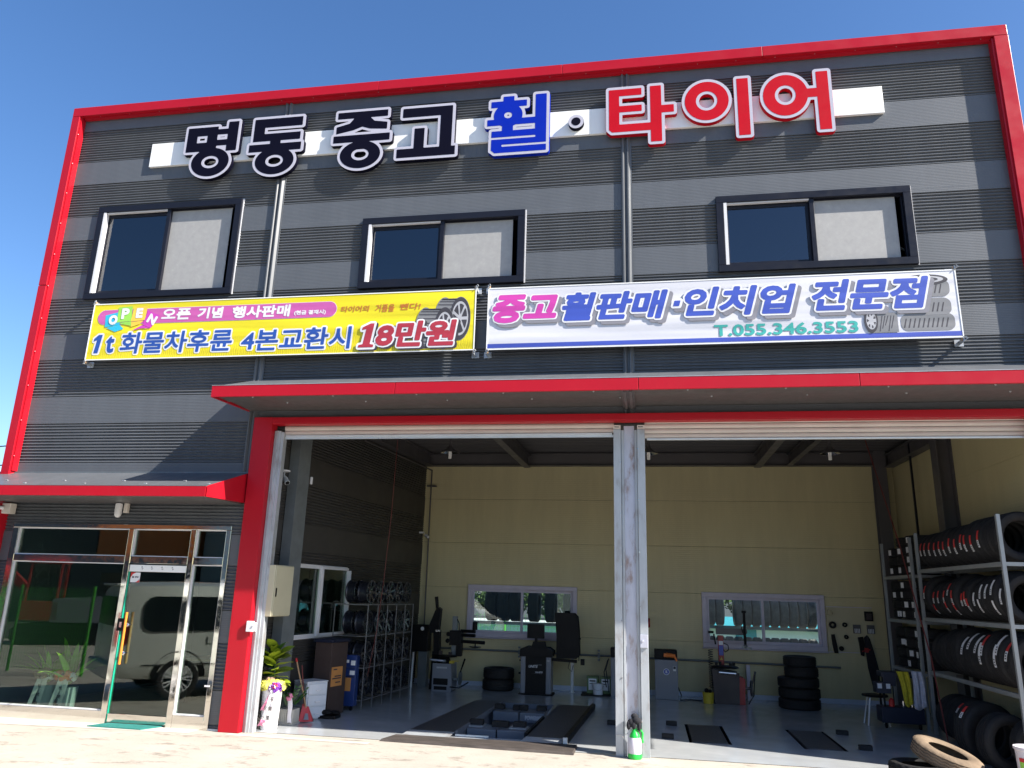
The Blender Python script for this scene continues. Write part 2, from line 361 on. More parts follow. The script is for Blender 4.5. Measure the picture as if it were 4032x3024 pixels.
def contours(D, xs, zs, lv):
    D = D-lv; D = np.where(np.abs(D) < 1e-7, 1e-7, D); S = D < 0
    nx, nz = D.shape; nxt = {}; pt = {}
    def P(a, b):
        k = (a, b) if a < b else (b, a)
        if k not in pt:
            t = D[a]/(D[a]-D[b]); pt[k] = (xs[a[0]]+t*(xs[b[0]]-xs[a[0]]), zs[a[1]]+t*(zs[b[1]]-zs[a[1]]))
        return k
    c4 = S[:-1, :-1].astype(int)+S[1:, :-1]+S[1:, 1:]+S[:-1, 1:]
    for i, j in np.argwhere((c4 > 0) & (c4 < 4)):
        q = [(i, j), (i+1, j), (i+1, j+1), (i, j+1)]; s4 = [S[a] for a in q]
        ent = [k for k in range(4) if s4[k] and not s4[(k+1) % 4]]   # leaving inside along edge k
        exi = [k for k in range(4) if not s4[k] and s4[(k+1) % 4]]
        if len(ent) == 1: nxt[P(q[ent[0]], q[(ent[0]+1) % 4])] = P(q[exi[0]], q[(exi[0]+1) % 4])
        else:
            for k in ent:
                e = (k+3) % 4 if ((k+3) % 4) in exi else (k+1) % 4
                nxt[P(q[k], q[(k+1) % 4])] = P(q[e], q[(e+1) % 4])
    loops = []
    while nxt:
        a = next(iter(nxt)); L = []
        while a in nxt: b = nxt.pop(a); L.append(pt[a]); a = b
        if len(L) > 4: loops.append(L)
    return loops
def simp(L, tol):
    P = np.array(L); n = len(P)
    if n < 8: return L
    k = int(np.argmax(((P-P[0])**2).sum(1)))
    def dp(a):
        if len(a) < 3: return [a[0]]
        p, q = a[0], a[-1]; e = q-p; Ln = np.hypot(*e)+1e-12
        d = np.abs(e[0]*(a[:, 1]-p[1])-e[1]*(a[:, 0]-p[0]))/Ln; i = int(np.argmax(d))
        if d[i] < tol: return [p]
        return dp(a[:i+1])+dp(a[i:])
    return [tuple(x) for x in dp(P[:k+1])+dp(np.vstack([P[k:], P[:1]]))]
def region(D, xs, zs, lv, tol):
    """filled outline of {D<lv} as mesh verts/faces in the xz plane (y=0)"""
    loops = [simp(L, tol) for L in contours(D, xs, zs, lv)]; loops = [L for L in loops if len(L) > 2]
    return loops
def fill(loops, name, matn, parent, y, thick=0, origin=None, label=None):
    cu = bpy.data.curves.new(name, 'CURVE'); cu.dimensions = '2D'; cu.fill_mode = 'BOTH'
    for L in loops:
        s = cu.splines.new('POLY'); s.points.add(len(L)-1); s.use_cyclic_u = True
        for p, q in zip(s.points, L): p.co = (q[0], q[1], 0, 1)
    cu.extrude = thick/2
    ob = bpy.data.objects.new(name, cu); COL.objects.link(ob); dg = bpy.context.evaluated_depsgraph_get(); dg.update()
    me = bpy.data.meshes.new_from_object(ob.evaluated_get(dg)); bpy.data.objects.remove(ob); bpy.data.curves.remove(cu)
    o0 = ORG.get(parent.name, Vector((0, 0, 0))) if parent else Vector((0, 0, 0))
    for v in me.vertices: v.co = Vector((v.co.x, y-v.co.z, v.co.y))-o0     # local +z (curve front) faces the viewer (-y)
    me.materials.clear(); me.materials.append(M[matn]); me.name = name; me.update()
    o = link(bpy.data.objects.new(name, me)); o.parent = parent; ORG[o.name] = o0
    if label: o['label'] = label
    return o
def grid(x0, x1, z0, z1, h, pad):
    xs = np.arange(x0-pad, x1+pad+h, h); zs = np.arange(z0-pad, z1+pad+h, h)
    X, Z = np.meshgrid(xs, zs, indexing='ij'); return xs, zs, X, Z
def text_edges(body, x0, x1, z0, z1, shear=0.0, rot=0.0):
    cu = bpy.data.curves.new('t', 'FONT'); cu.body = body; cu.fill_mode = 'NONE'; cu.shear = shear; cu.resolution_u = 3
    ob = bpy.data.objects.new('t', cu); COL.objects.link(ob); dg = bpy.context.evaluated_depsgraph_get(); dg.update()
    me = bpy.data.meshes.new_from_object(ob.evaluated_get(dg))
    V = np.array([v.co[:2] for v in me.vertices]); E = np.array([tuple(e.vertices) for e in me.edges])
    bpy.data.objects.remove(ob); bpy.data.curves.remove(cu); bpy.data.meshes.remove(me)
    a, b = V.min(0), V.max(0); V = (V-a)/(b-a)*np.array([x1-x0, z1-z0])+np.array([x0, z0])
    if rot:
        c = np.array([(x0+x1)/2, (z0+z1)/2]); R = np.array([[math.cos(rot), -math.sin(rot)], [math.sin(rot), math.cos(rot)]]); V = (V-c) @ R.T+c
    return np.hstack([V[E[:, 0]], V[E[:, 1]]])
def print_text(body, box, layers, parent, y, h=.008, shear=0, rot=0, name='lettering', drop=None):
    """layers: list of (level, material); drawn back to front, 2 mm apart; drop=(dx,dz,level,material) is the printed drop shadow"""
    x0, x1, z0, z1 = box; bold = layers[-1][0]
    E = text_edges(body, x0+bold, x1-bold, z0+bold, z1-bold, shear, rot)
    pad = max(l for l, _ in layers)+.03+(abs(rot) > 0)*.1
    xs, zs, X, Z = grid(x0, x1, z0, z1, h, pad); D = sd_edges(X, Z, E)
    if drop:
        L = region(D, xs, zs, drop[2], h*.12); L = [[(p[0]+drop[0], p[1]+drop[1]) for p in q] for q in L]
        fill(L, name+'_shadow', drop[3], parent, y); y -= .0025
    top = None
    for lv, mt in layers:
        o = fill(region(D, xs, zs, lv, h*.12), name if (lv, mt) == layers[-1] else name+'_outline', mt, parent, y); y -= .0025
    return o

ONE_SANS = [(.30, 0), (.62, 0), (.80, 1), (.50, 1), (.18, .80), (.16, .66), (.44, .74)]
ONE_SERIF = [(.05, 0), (.80, 0), (.81, .09), (.62, .12), (.80, 1), (.62, 1), (.22, .84), (.20, .74), (.42, .78), (.28, .12), (.07, .09)]
def print_poly(poly, box, layers, parent, y, h=.008, name='lettering', drop=None):
    x0, x1, z0, z1 = box; P_ = [(x0+(x1-x0)*a, z0+(z1-z0)*b) for a, b in poly]
    xs, zs, X, Z = grid(x0, x1, z0, z1, h, max(l for l, _ in layers)+.03); D = sd_poly(X, Z, P_)
    if drop: fill([[(p[0]+drop[0], p[1]+drop[1]) for p in q] for q in region(D, xs, zs, drop[2], h*.12)], name+'_shadow', drop[3], parent, y); y -= .0025
    for lv, mt in layers: fill(region(D, xs, zs, lv, h*.12), name if (lv, mt) == layers[-1] else name+'_outline', mt, parent, y); y -= .0025
# ------------------------------------------------------------------ setting
def sheet(name, x0, x1, y0, y1, z, matn, holes=(), kind='structure', parent=None):
    xs = sorted({x0, x1, *[h[0] for h in holes], *[h[1] for h in holes]}); ys = sorted({y0, y1, *[h[2] for h in holes], *[h[3] for h in holes]})
    m = MB()
    for a, b in zip(xs, xs[1:]):
        for c, d in zip(ys, ys[1:]):
            if any(h[0] <= a and b <= h[1] and h[2] <= c and d <= h[3] for h in holes): continue
            m.quad((a, c, z), (b, c, z), (b, d, z), (a, d, z))
    o = m.build(name, matn, parent, kind=kind if parent is None else None); return o
FX0, FX1, FY0, FY1 = -10.72, 5.66, .06, 7.2
sheet('ground', -40, 40, -14, 12, 0, 'concrete', [(FX0, FX1, FY0, FY1)])
sheet('far_ground', -1500, 1500, -1500, 1500, -.012, 'asphalt', [(-40, 40, -14, 12)])
PIT = (-2.86, -1.86, .72, 4.5); LID1 = (.55, 1.17, 1.34, 3.04); LID2 = (2.19, 2.80, 1.36, 3.06)
sheet('garage_floor', -6.10, FX1, FY0, FY1, .006, 'epoxy', [PIT, LID1, LID2])
sheet('office_floor', FX0, -6.10, FY0, FY1, .004, 'epoxy')
m = MB()                                                        # pale worn strip of screed along the threshold
m.quad((-10.7, -.62, .004), (-6.6, -.34, .004), (-6.6, .055, .004), (-10.7, .055, .004))
m.quad((-6.05, -.30, .004), (-3.9, -.30, .004), (-3.9, -.17, .004), (-6.05, -.15, .004))
M['screed'] = mat('pale_screed', (.52, .49, .43), .8, 0, .08, 3)
m.build('threshold_strip', 'screed', kind='structure')
m = MB(); m.box(-6.51, -6.10, -.05, .055, .0, .02); m.build('threshold_sill', 'white', kind='structure')

# ------------------------------------------------------------------ the building
B = thing('tyre_shop_building', 'two-storey tyre workshop in grey ribbed cladding with red trims and two open bays', 'building', (-2.5, 0, 0))
CR = -.022          # crest of the ribs; the cladding base plane is y = 0
def row_profile(ztop, zmid, zbot, CR=CR):
    """flat band ztop..zmid, ribs zmid..zbot"""
    P = [(ztop, CR), (zmid, CR), (zmid, .004)]
    n = max(1, round((zmid-zbot)/.0525)); p = (zmid-zbot)/n
    for i in range(n):
        z = zmid-i*p; P += [(z-.14*p, .006), (z-.58*p, CR), (z-.74*p, CR), (z-p+.0001, .006)]
    return P
def clad_panel(x0, x1, prof, holes, lo, hi, parent, name='wall_panel', mats=('clad', 'clad_flat'), T=None, flip=False):
    zs = sorted({z for h in holes for z in (h[2], h[3])} | {lo, hi}, reverse=True); pts = [prof[0]]
    for (a, ya), (b, yb) in zip(prof, prof[1:]):
        for z in zs:
            if b < z < a: pts.append((z, ya+(yb-ya)*(a-z)/(a-b)))
        pts.append((b, yb))
    prev = []; par = []; Q = []
    def root(i):
        while par[i] != i: i = par[i]
        return i
    for k, ((a, ya), (b, yb)) in enumerate(zip(pts, pts[1:])):
        mid = (a+b)/2
        if mid > hi or mid < lo: continue
        ivs = [(x0, x1)]
        for hx0, hx1, hz0, hz1 in holes:
            if hz0 < mid < hz1:
                nv = []
                for p, q in ivs:
                    if hx1 <= p or hx0 >= q: nv.append((p, q)); continue
                    if hx0 > p: nv.append((p, hx0))
                    if hx1 < q: nv.append((hx1, q))
                ivs = nv
        cur = []
        for p, q in ivs:
            i = len(Q); par.append(i); Q.append((((p, ya, a), (p, yb, b), (q, yb, b), (q, ya, a)), 1 if (a-b) > .06 else 0)); cur.append((p, q, i))
            for p2, q2, j in prev:
                if p < q2 and p2 < q: par[root(i)] = root(j)
        prev = cur
    comps = {}
    for i, (v4, m4) in enumerate(Q):
        mb = comps.setdefault(root(i), MB(T)); mb.quad(*v4, m=m4)
    for mb in comps.values(): mb.build(name, list(mats), parent)      # one object for each separate panel
ROWS = [(10.90-1.15*0, 10.43, 9.75)]+[(9.75-1.15*k, 9.28-1.15*k, 8.60-1.15*k) for k in range(9)]
WIN = [(-9.87, -7.05, 6.96, 8.74), (-4.70, -1.92, 6.94, 8.20), (1.17, 4.01, 6.96, 8.22)]
SHOP = (-10.41, -6.49, 0, 2.985)
BAYS = [(-10.66, -6.43, .02), (-6.25, -.33, 4.72), (-.15, 5.50, 4.72)]
for bx0, bx1, blo in BAYS:
    for a, b, c in ROWS:
        if a <= blo: continue
        clad_panel(bx0, bx1, row_profile(a, b, c), WIN+[SHOP], blo, 10.80, B)
for a, b, c in ROWS[5:]: clad_panel(-6.43, -6.27, row_profile(a, b, c), [], .02, 3.36, B)   # strip beside the red column
for jx, lo in ((-6.34, 3.85), (-.24, 4.72)):
    mb = MB(); mb.box(jx-.088, jx+.088, -.028, -.004, lo, 10.74)
    for q in (-.070, .010): mb.prism([(jx+q, -.028), (jx+q+.006, -.066), (jx+q+.026, -.066), (jx+q+.056, -.028)], lo, 10.74, 'z')
    mb.build('joint_cover', 'clad', B)
# red edge trims
def red_bar(name, *b, bev=.006): mb = MB(); mb.box(*b); return mb.build(name, 'red', B, bevel=bev)
x = -10.76
for q in (-7.9, -4.6, -1.3, 2.0, 5.67):
    red_bar('roof_trim', x, q-.004, -.17, .30, 10.69, 10.875); x = q
mb = MB(); mb.box(-10.55, 5.45, -.10, -.03, 10.655, 10.69); mb.build('roof_trim_return', 'red', B)
for z0, z1 in ((0, 3.3), (3.31, 7.2), (7.21, 10.685)): red_bar('corner_trim', -10.76, -10.60, -.17, .30, z0, z1); red_bar('corner_trim', 5.465, 5.67, -.17, .30, z0, z1)
mb = MB(); mb.box(-10.60, -10.575, -.14, -.02, 3.85, 10.70); mb.build('corner_trim_return', 'red', B)
mb = MB(); mb.box(5.435, 5.465, -.14, -.02, .02, 10.66); mb.build('corner_trim_return', 'red', B)
mb = MB()
for z in np.arange(4.1, 10.6, .62): mb.ball((-10.575, -.15, z), .008, 6)
for q in np.arange(-10.2, 5.4, .62): mb.ball((q, -.11, 10.69), .008, 6)
mb.build('trim_rivets', 'galv', B, kind='stuff')
# shell of the upper floor, sides, back and roof
mb = MB(); mb.box(-10.74, -10.60, .30, 7.3, 0, 10.7); mb.build('side_wall', 'clad', B)
mb = MB(); mb.box(5.55, 5.69, .30, 7.3, 0, 10.7); mb.build('side_wall', 'clad', B)
mb = MB(); mb.box(-10.74, 5.69, .30, 7.3, 10.7, 10.88); mb.build('roof', 'clad', B)
mb = MB(); mb.box(-10.6, 5.55, 7.16, 7.3, 5.35, 10.7); mb.build('upper_back_wall', 'clad', B)
mb = MB(); mb.box(-10.6, 5.55, .10, 7.16, 5.42, 5.60); mb.build('floor_slab', 'ceiling', B)
mb = MB()
for k in range(38): y = .15+k*.185; mb.prism([(y, 5.42), (y+.05, 5.37), (y+.10, 5.37), (y+.15, 5.42)], -6.1, 5.5, 'x')
mb.build('steel_deck', 'ceiling', B)
mb = MB(); mb.box(-6.05, 5.5, .012, .09, 4.78, 10.7) ; 
# inner lining behind the facade (kept clear of the windows)
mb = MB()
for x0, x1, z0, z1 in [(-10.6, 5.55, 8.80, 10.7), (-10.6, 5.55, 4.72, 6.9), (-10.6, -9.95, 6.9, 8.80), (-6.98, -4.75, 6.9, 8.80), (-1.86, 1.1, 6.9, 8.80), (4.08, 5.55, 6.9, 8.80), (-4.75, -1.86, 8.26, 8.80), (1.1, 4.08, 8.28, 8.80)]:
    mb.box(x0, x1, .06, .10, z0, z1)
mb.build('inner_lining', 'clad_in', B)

# upper windows ---------------------------------------------------------------
def upper_window(x0, x1, z0, z1, label):
    f = .115; mb = MB()
    def ring(a0, a1, b0, b1, t, y0, y1):
        mb.box(a0, a1, y0, y1, b1-t, b1); mb.box(a0, a1, y0, y1, b0, b0+t); mb.box(a0, a0+t, y0, y1, b0+t, b1-t); mb.box(a1-t, a1, y0, y1, b0+t, b1-t)
    ring(x0, x1, z0, z1, f, -.075, .09)
    ring(x0+f, x1-f, z0+f, z1-f, .02, .0, .07)
    xm = (x0+x1)/2
    W = mb.build('window', 'frame_blk', B, bevel=.005, label=label)
    mb = MB(); mb.box(xm-.035, xm+.035, -.045, .05, z0+f, z1-f); mb.build('mullion', 'frame_blk', W, bevel=.004)
    mb = MB(); a, b, c, d = x0+f+.02, xm-.035, z0+f+.02, z1-f-.02
    mb.box(a, a+.05, .02, .05, c, d); mb.box(b-.05, b, .02, .05, c, d); mb.box(a+.05, b-.05, .02, .05, d-.06, d); mb.box(a+.05, b-.05, .02, .05, c, c+.05)
    mb.build('sash', 'frame_blk', W, bevel=.003)
    mb = MB(); mb.box(a-.018, a+.028, -.07, .018, c-.018, d+.018); mb.box(a+.028, b, -.05, .018, d, d+.018); mb.build('edge_strip', 'white_pvc', W)
    mb = MB(); mb.box(a+.05, b-.05, .034, .040, c+.05, d-.06); mb.build('pane', 'glass_up', W)
    mb = MB(); a2, b2 = xm+.035, x1-f-.10
    mb.box(a2, b2, .016, .022, c-.02, d+.02); o = mb.build('filmed_pane', 'screen', W, label='pane covered by a dusty grey film')
    mb = MB(); mb.box(x1, x1+.018, -.03, -.0, z0, z1+.01); mb.build('sealant', 'white_pvc', W)
    return W
upper_window(-9.89, -7.03, 6.94, 8.76, 'tall black window at the left of the upper storey')
upper_window(-4.72, -1.90, 6.925, 8.215, 'middle black window of the upper storey')
upper_window(1.155, 4.03, 6.95, 8.24, 'right black window with pale bracing rods behind its glass')
mb = MB()
mb.tube([(1.3, .75, 6.7), (4.2, .75, 9.2)], .018, 6); mb.tube([(1.3, .82, 9.3), (4.6, .82, 7.3)], .018, 6)
mb.build('bracing_rod', 'white', B)

# shop front -------------------------------------------------------------------
S = MB(); fx0, fx1 = -10.41, -6.47
y0, y1 = -.055, .07
for a, b, c, d in [(fx0, fx1, 2.915, 2.985), (fx0, fx0+.11, 0, 2.915), (fx1-.085, fx1, 0, 2.915)]: S.box(a, b, y0, y1, c, d)
SF = S.build('shop_front', 'steel_mirror', B, bevel=.006, label='polished steel shop front with green tinted glass')
for a, b in ((-8.26, -8.165), (-7.16, -7.065)):
    mb = MB(); mb.box(a, b, y0-.004, y1, 0, 2.915); mb.build('mullion', 'steel_mirror', SF, bevel=.006)
for a, b in ((-10.30, -8.26), (-8.165, -7.16), (-7.065, -6.555)):
    mb = MB(); mb.box(a, b, y0+.004, y1, 2.375, 2.485); mb.build('transom', 'steel_mirror', SF, bevel=.006)
for a, b in ((-10.30, -8.26), (-7.065, -6.555)):
    mb = MB(); mb.box(a, b, y0+.004, y1, 0, .185); mb.build('kick_plate', 'steel_mirror', SF, bevel=.004)
mb = MB()
for a, b, c, d in [(-10.30, -8.26, .185, 2.375), (-10.30, -8.26, 2.485, 2.915), (-8.165, -7.16, 2.485, 2.915), (-7.065, -6.555, .185, 2.375), (-7.065, -6.555, 2.485, 2.915)]:
    g = MB(); g.box(a+.014, b-.014, .006, .014, c+.014, d-.014); g.build('pane', 'glass_shop', SF)
    mb.box(a, a+.014, -.03, .03, c, d); mb.box(b-.014, b, -.03, .03, c, d); mb.box(a+.014, b-.014, -.03, .03, c, c+.014); mb.box(a+.014, b-.014, -.03, .03, d-.014, d)
mb.build('glazing_bead', 'white_pvc', SF)
D = MB(); D.box(-8.155, -7.17, -.022, -.006, .15, 2.25)
DO = D.build('glass_door', 'glass_shop', B, label='frameless glass office door with an orange wooden pull bar')
mb = MB(); mb.box(-8.158, -7.168, -.04, .012, 2.25, 2.355); mb.build('top_rail', 'white', DO, bevel=.004)
mb = MB(); mb.box(-8.155, -7.17, -.036, .008, .03, .15); mb.build('bottom_rail', 'steel_mirror', DO, bevel=.004)
mb = MB(); mb.box(-8.172, -8.156, -.03, .004, .03, 2.25); M['green_edge'] = mat('green_glass_edge', (.01, .42, .28), .2); mb.build('glass_edge', 'green_edge', DO)
mb = MB(); mb.tube([(-8.05, -.09, .86), (-8.05, -.09, 1.63)], .019, 12); mb.build('pull_bar', 'orange_wood', DO, smooth=True)
mb = MB(); mb.tube([(-8.05, .07, .86), (-8.05, .07, 1.63)], .019, 12); mb.build('pull_bar', 'wood', DO, smooth=True)
for z in (1.02, 1.44):
    mb = MB(); mb.tube([(-8.05, -.088, z), (-8.05, .07, z)], .015, 8); mb.lathe([(0, -.012), (.03, -.012), (.03, .01), (0, .01)], (-8.05, -.022, z), 'y', 14); mb.build('bar_fixing', 'chrome', DO, smooth=True)
mb = MB(); mb.box(-8.215, -8.085, -.062, -.020, 1.345, 1.535); L = mb.build('door_lock', 'black', DO, bevel=.008)
mb = MB(); mb.box(-8.17, -8.13, -.067, -.0625, 1.40, 1.48); mb.build('lock_plate', 'chrome', DO)
mb = MB(); mb.box(-8.125, -7.962, -.0265, -.0225, 2.085, 2.235); st = mb.build('door_sticker', 'paper', DO)
mb = MB(); mb.prism([(-8.125, 2.235), (-8.125, 2.16), (-8.09, 2.21), (-8.04, 2.235)], -.029, -.0267); mb.prism([(-7.962, 2.085), (-7.962, 2.13), (-8.0, 2.10), (-8.03, 2.085)], -.029, -.0267); mb.build('sticker_corner', 'paper_red', DO)
print_text('kt', (-8.10, -8.06, 2.15, 2.185), [(.003, 'ink_black')], DO, -.0275, .003, name='sticker_text')
print_text('올레샵', (-8.05, -7.985, 2.153, 2.18), [(.0015, 'ink_black')], DO, -.0275, .0025, name='sticker_text')
# white sticker film along the door head, faint lettering
for k, xx in enumerate((-7.93, -7.76, -7.58, -7.40)):
    print_text('KS 강화', (xx-.035, xx+.035, 2.285, 2.315), [(.001, 'ink_shadow')], DO, -.0415, .003, rot=-1.2, name='rail_print')

# lower canopy over the office --------------------------------------------------
cx0, cx1, cd = -10.95, -6.29, -1.10
mb = MB()
A_ = (cx0, -.03, 3.83); B_ = (cx1, -.03, 3.83); C_ = (cx1-.05, cd, 3.475); D_ = (cx0, cd, 3.475)
mb.add([A_, B_, C_, D_, (cx0, -.03, 3.80), (cx1, -.03, 3.80), (cx1-.05, cd+.01, 3.44), (cx0, cd+.01, 3.44)], [(3, 2, 1, 0), (4, 5, 6, 7), (0, 1, 5, 4), (1, 2, 6, 5), (3, 0, 4, 7)])
LC = mb.build('office_canopy', 'clad', B, label='low sloping canopy above the office front')
mb = MB(); mb.box(cx0, cx1-.05, cd-.03, cd+.002, 3.318, 3.47); mb.build('fascia', 'red', LC, bevel=.005)
mb = MB(); mb.box(cx0, cx1-.05, cd-.032, cd+.02, 3.4705, 3.476); mb.box(cx0, cx1, -.05, -.026, 3.825, 3.845); mb.build('flashing', 'galv_dark', LC)
mb = MB(); mb.add([(cx1+.002, -.03, 3.83), (cx1+.002, -.03, 3.35), (cx1-.03, cd-.03, 3.318), (cx1-.03, cd-.03, 3.475), (cx1-.06, -.03, 3.80), (cx1-.06, -.03, 3.35), (cx1-.07, cd, 3.318), (cx1-.07, cd, 3.44)],
           [(0, 1, 2, 3), (7, 6, 5, 4), (0, 3, 7, 4), (1, 5, 6, 2), (3, 2, 6, 7)]); mb.build('end_cap', 'red', LC)
mb = MB(); mb.box(cx0, cx1-.06, cd+.004, -.02, 3.325, 3.345); mb.build('soffit', 'hbeam', LC)
mb = MB()
for k in range(9): mb.box(cx0+.35+k*.52, cx0+.39+k*.52, cd+.14+.2*(k % 2), cd+.17+.2*(k % 2), 3.525+.07*(k % 2), 3.535+.07*(k % 2))
mb.build('roof_clips', 'galv', LC, kind='stuff')
# high canopy over the bays ------------------------------------------------------
hx0, hx1, hd = -6.43, 5.9, -1.15
mb = MB(); mb.add([(hx0, -.03, 5.37), (hx1, -.03, 5.37), (hx1, hd, 4.97), (hx0, hd, 4.97), (hx0, -.03, 5.34), (hx1, -.03, 5.34), (hx1, hd, 4.94), (hx0, hd, 4.94)],
              [(3, 2, 1, 0), (4, 5, 6, 7), (0, 1, 5, 4), (1, 2, 6, 5), (2, 3, 7, 6), (3, 0, 4, 7)])
HC = mb.build('bay_canopy', 'clad', B, label='long red edged canopy above the two workshop bays')
q = hx0
for e in (-3.55, -.09, 2.75, 5.9): mb = MB(); mb.box(q, e-.006, hd-.03, hd, 4.80, 4.975); mb.build('fascia', 'red', HC, bevel=.005); q = e
mb = MB(); mb.add([(hx0-.002, -.03, 5.36), (hx0-.002, -.03, 4.84), (hx0-.002, hd, 4.80), (hx0-.002, hd, 4.97), (hx0+.04, -.03, 5.34), (hx0+.04, -.03, 4.84), (hx0+.04, hd, 4.80), (hx0+.04, hd, 4.94)],
           [(3, 2, 1, 0), (4, 5, 6, 7), (0, 4, 7, 3), (1, 2, 6, 5), (3, 7, 6, 2)]); mb.build('end_cap', 'red', HC)
mb = MB(); mb.box(hx0, hx1, hd-.034, hd+.01, 4.9755, 4.982); mb.build('flashing', 'galv', HC)
M['soffit_dark'] = mat('dark_soffit_sheet', (.085, .08, .08), .45, 0, .08)
mb = MB(); mb.box(hx0+.045, hx1, hd+.004, hd+.40, 4.83, 4.845); mb.box(hx0+.045, hx1, hd+.41, -.03, 4.845, 4.858); mb.build('soffit', 'soffit_dark', HC)
mb = MB()
for k in range(9):
    mb.ball((hx0+.6+k*1.28, hd+.12, 4.828), .016, 6); mb.ball((hx0+.95+k*1.28, hd+.55, 4.843), .016, 6)
mb.build('soffit_bolts', 'galv', HC, kind='stuff')
mb = MB(); mb.box(-.33, -.15, hd+.03, -.03, 4.812, 4.829); mb.box(-.30, -.26, hd+.03, -.03, 4.79, 4.812); mb.box(-.22, -.18, hd+.03, -.03, 4.79, 4.812); mb.build('joint_cover', 'hbeam', HC)

# red frame round the bays
red_bar('bay_frame', -6.265, -5.945, -.125, -.03, 0, 4.725)
mb = MB(); mb.box(-5.965, -5.94, -.12, .06, 0, 4.607); mb.build('bay_frame_return', 'red', B)
red_bar('bay_frame', -5.944, 5.44, -.125, -.03, 4.62, 4.72)
mb = MB(); mb.box(-5.94, 5.3, -.12, .045, 4.608, 4.619); mb.build('bay_frame_return', 'red', B)
red_bar('bay_frame', 5.18, 5.44, -.125, -.03, 0, 4.60)
# wall between canopy and frame is the cladding row; lintel box behind the frame
mb = MB(); mb.box(-6.1, 5.5, .16, .55, 4.62, 5.37); mb.build('shutter_housing', 'hbeam', B)
# rolling shutters
def shutter(x0, x1, zb, gap, label):
    R = link(bpy.data.objects.new('rolling_shutter', None)); R.parent = B; ORG[R.name] = ORG[B.name]; R['label'] = label
    z = zb+gap
    k = 0
    while z < 4.62:
        h = .075; mb = MB(); mb.add([(x0, .062, z), (x0, .050, z+.012), (x0, .046, z+h*.5), (x0, .052, z+h-.012), (x0, .066, z+h-.004), (x0, .075, z+h*.5),
                                (x1, .062, z), (x1, .050, z+.012), (x1, .046, z+h*.5), (x1, .052, z+h-.012), (x1, .066, z+h-.004), (x1, .075, z+h*.5)],
                               [(0, 1, 7, 6), (1, 2, 8, 7), (2, 3, 9, 8), (3, 4, 10, 9), (4, 5, 11, 10), (5, 0, 6, 11)])
        mb.build('slat', 'slat', R); z += h; k += 1
    mb = MB(); mb.box(x0+.03, x1-.03, .030, .085, zb+gap-.028, zb+gap-.004); mb.build('bottom_lip', 'slat_al', R, bevel=.003)
    if gap > .05: mb = MB(); mb.box(x0, x1, .045, .075, zb, zb+gap-.03); mb.box(x0, x1, .040, .080, zb, zb+.014); mb.build('bottom_bar', 'slat_al', R)
    return R
shutter(-5.80, -.475, 4.39, .068, 'rolled-up shutter of the left bay')
shutter(-.02, 5.2, 4.335, .035, 'rolled-up shutter of the right bay')
# guide rails and centre pillar
def rail(x0, x1, top=4.52):
    mb = MB(); mb.box(x0, x1, -.02, .02, 0, top); mb.box(x0, x0+.018, .02, .13, 0, top); mb.box(x1-.018, x1, .02, .13, 0, top); mb.box((x0+x1)/2-.01, (x0+x1)/2+.01, -.034, -.02, 0, top)
    return mb.build('guide_rail', 'galv', B, bevel=.003)
rail(-5.935, -5.83); 
mb = MB(); mb.box(-5.83, -5.78, -.005, .11, 0, 4.5); mb.build('guide_rail_inner', 'galv', B, bevel=.003)
P_ = link(bpy.data.objects.new('centre_pillar', None)); P_.parent = B; ORG[P_.name] = ORG[B.name]; P_['label'] = 'stained galvanised steel pillar between the two bays'
for a, b, c in ((-.483, -.375, -.01), (-.133, -.022, -.01)):
    mb = MB(); mb.box(a, b, c, .14, 0, 4.50); mb.build('outer_rail', 'galv', P_, bevel=.004)
for a, b in ((-.372, -.332), (-.176, -.136)):
    mb = MB(); mb.box(a, b, .012, .14, 0, 4.49); mb.box(a+.012, a+.022, -.0, .012, 0, 4.49); mb.build('inner_channel', 'galv', P_, bevel=.003)
mb = MB(); mb.box(-.330, -.178, .05, .16, 0, 4.56); mb.build('web_plate', 'galv_stain', P_)
for a, b in ((-.485, -.378), (-.130, -.02)):
    mb = MB(); mb.box(a, b, -.014, .10, 4.505, 4.56); mb.build('guide_cap', 'slat', P_)
mb = MB(); mb.box(-.135, -.03, -.035, -.011, 1.40, 1.575); mb.tube([(-.10, -.055, 1.49), (-.10, -.035, 1.49)], .018, 10); mb.build('lock_box', 'galv_stain', P_, bevel=.004)
mb = MB()
for k in range(6): z = .25+k*.75; mb.ball((-.385, -.014, z), .012, 6); mb.ball((-.125, -.014, z+.2), .012, 6)
mb.build('rail_bolts', 'chrome', P_, kind='stuff')
mb = MB(); mb.box(-5.975, -5.865, -.175, -.128, 1.415, 1.57); mb.box(-5.865, -5.83, -.15, -.125, 1.42, 1.55); mb.ball((-5.86, -.178, 1.50), .018, 8); mb.build('shutter_switch_box', 'white_pvc', B, bevel=.006)
print_text('Koeuro', (-.465, -.395, 4.525, 4.545), [(.002, 'ink_black')], P_, -.0155, .003, name='rail_print')
print_text('Koeuro', (-.115, -.045, 4.525, 4.545), [(.002, 'ink_black')], P_, -.0155, .003, name='rail_print')
mb = MB(); mb.box(-6.6, -6.52, -.062, -.02, .60, .622) ; mb.build('conduit_stub', 'white_pvc', B)

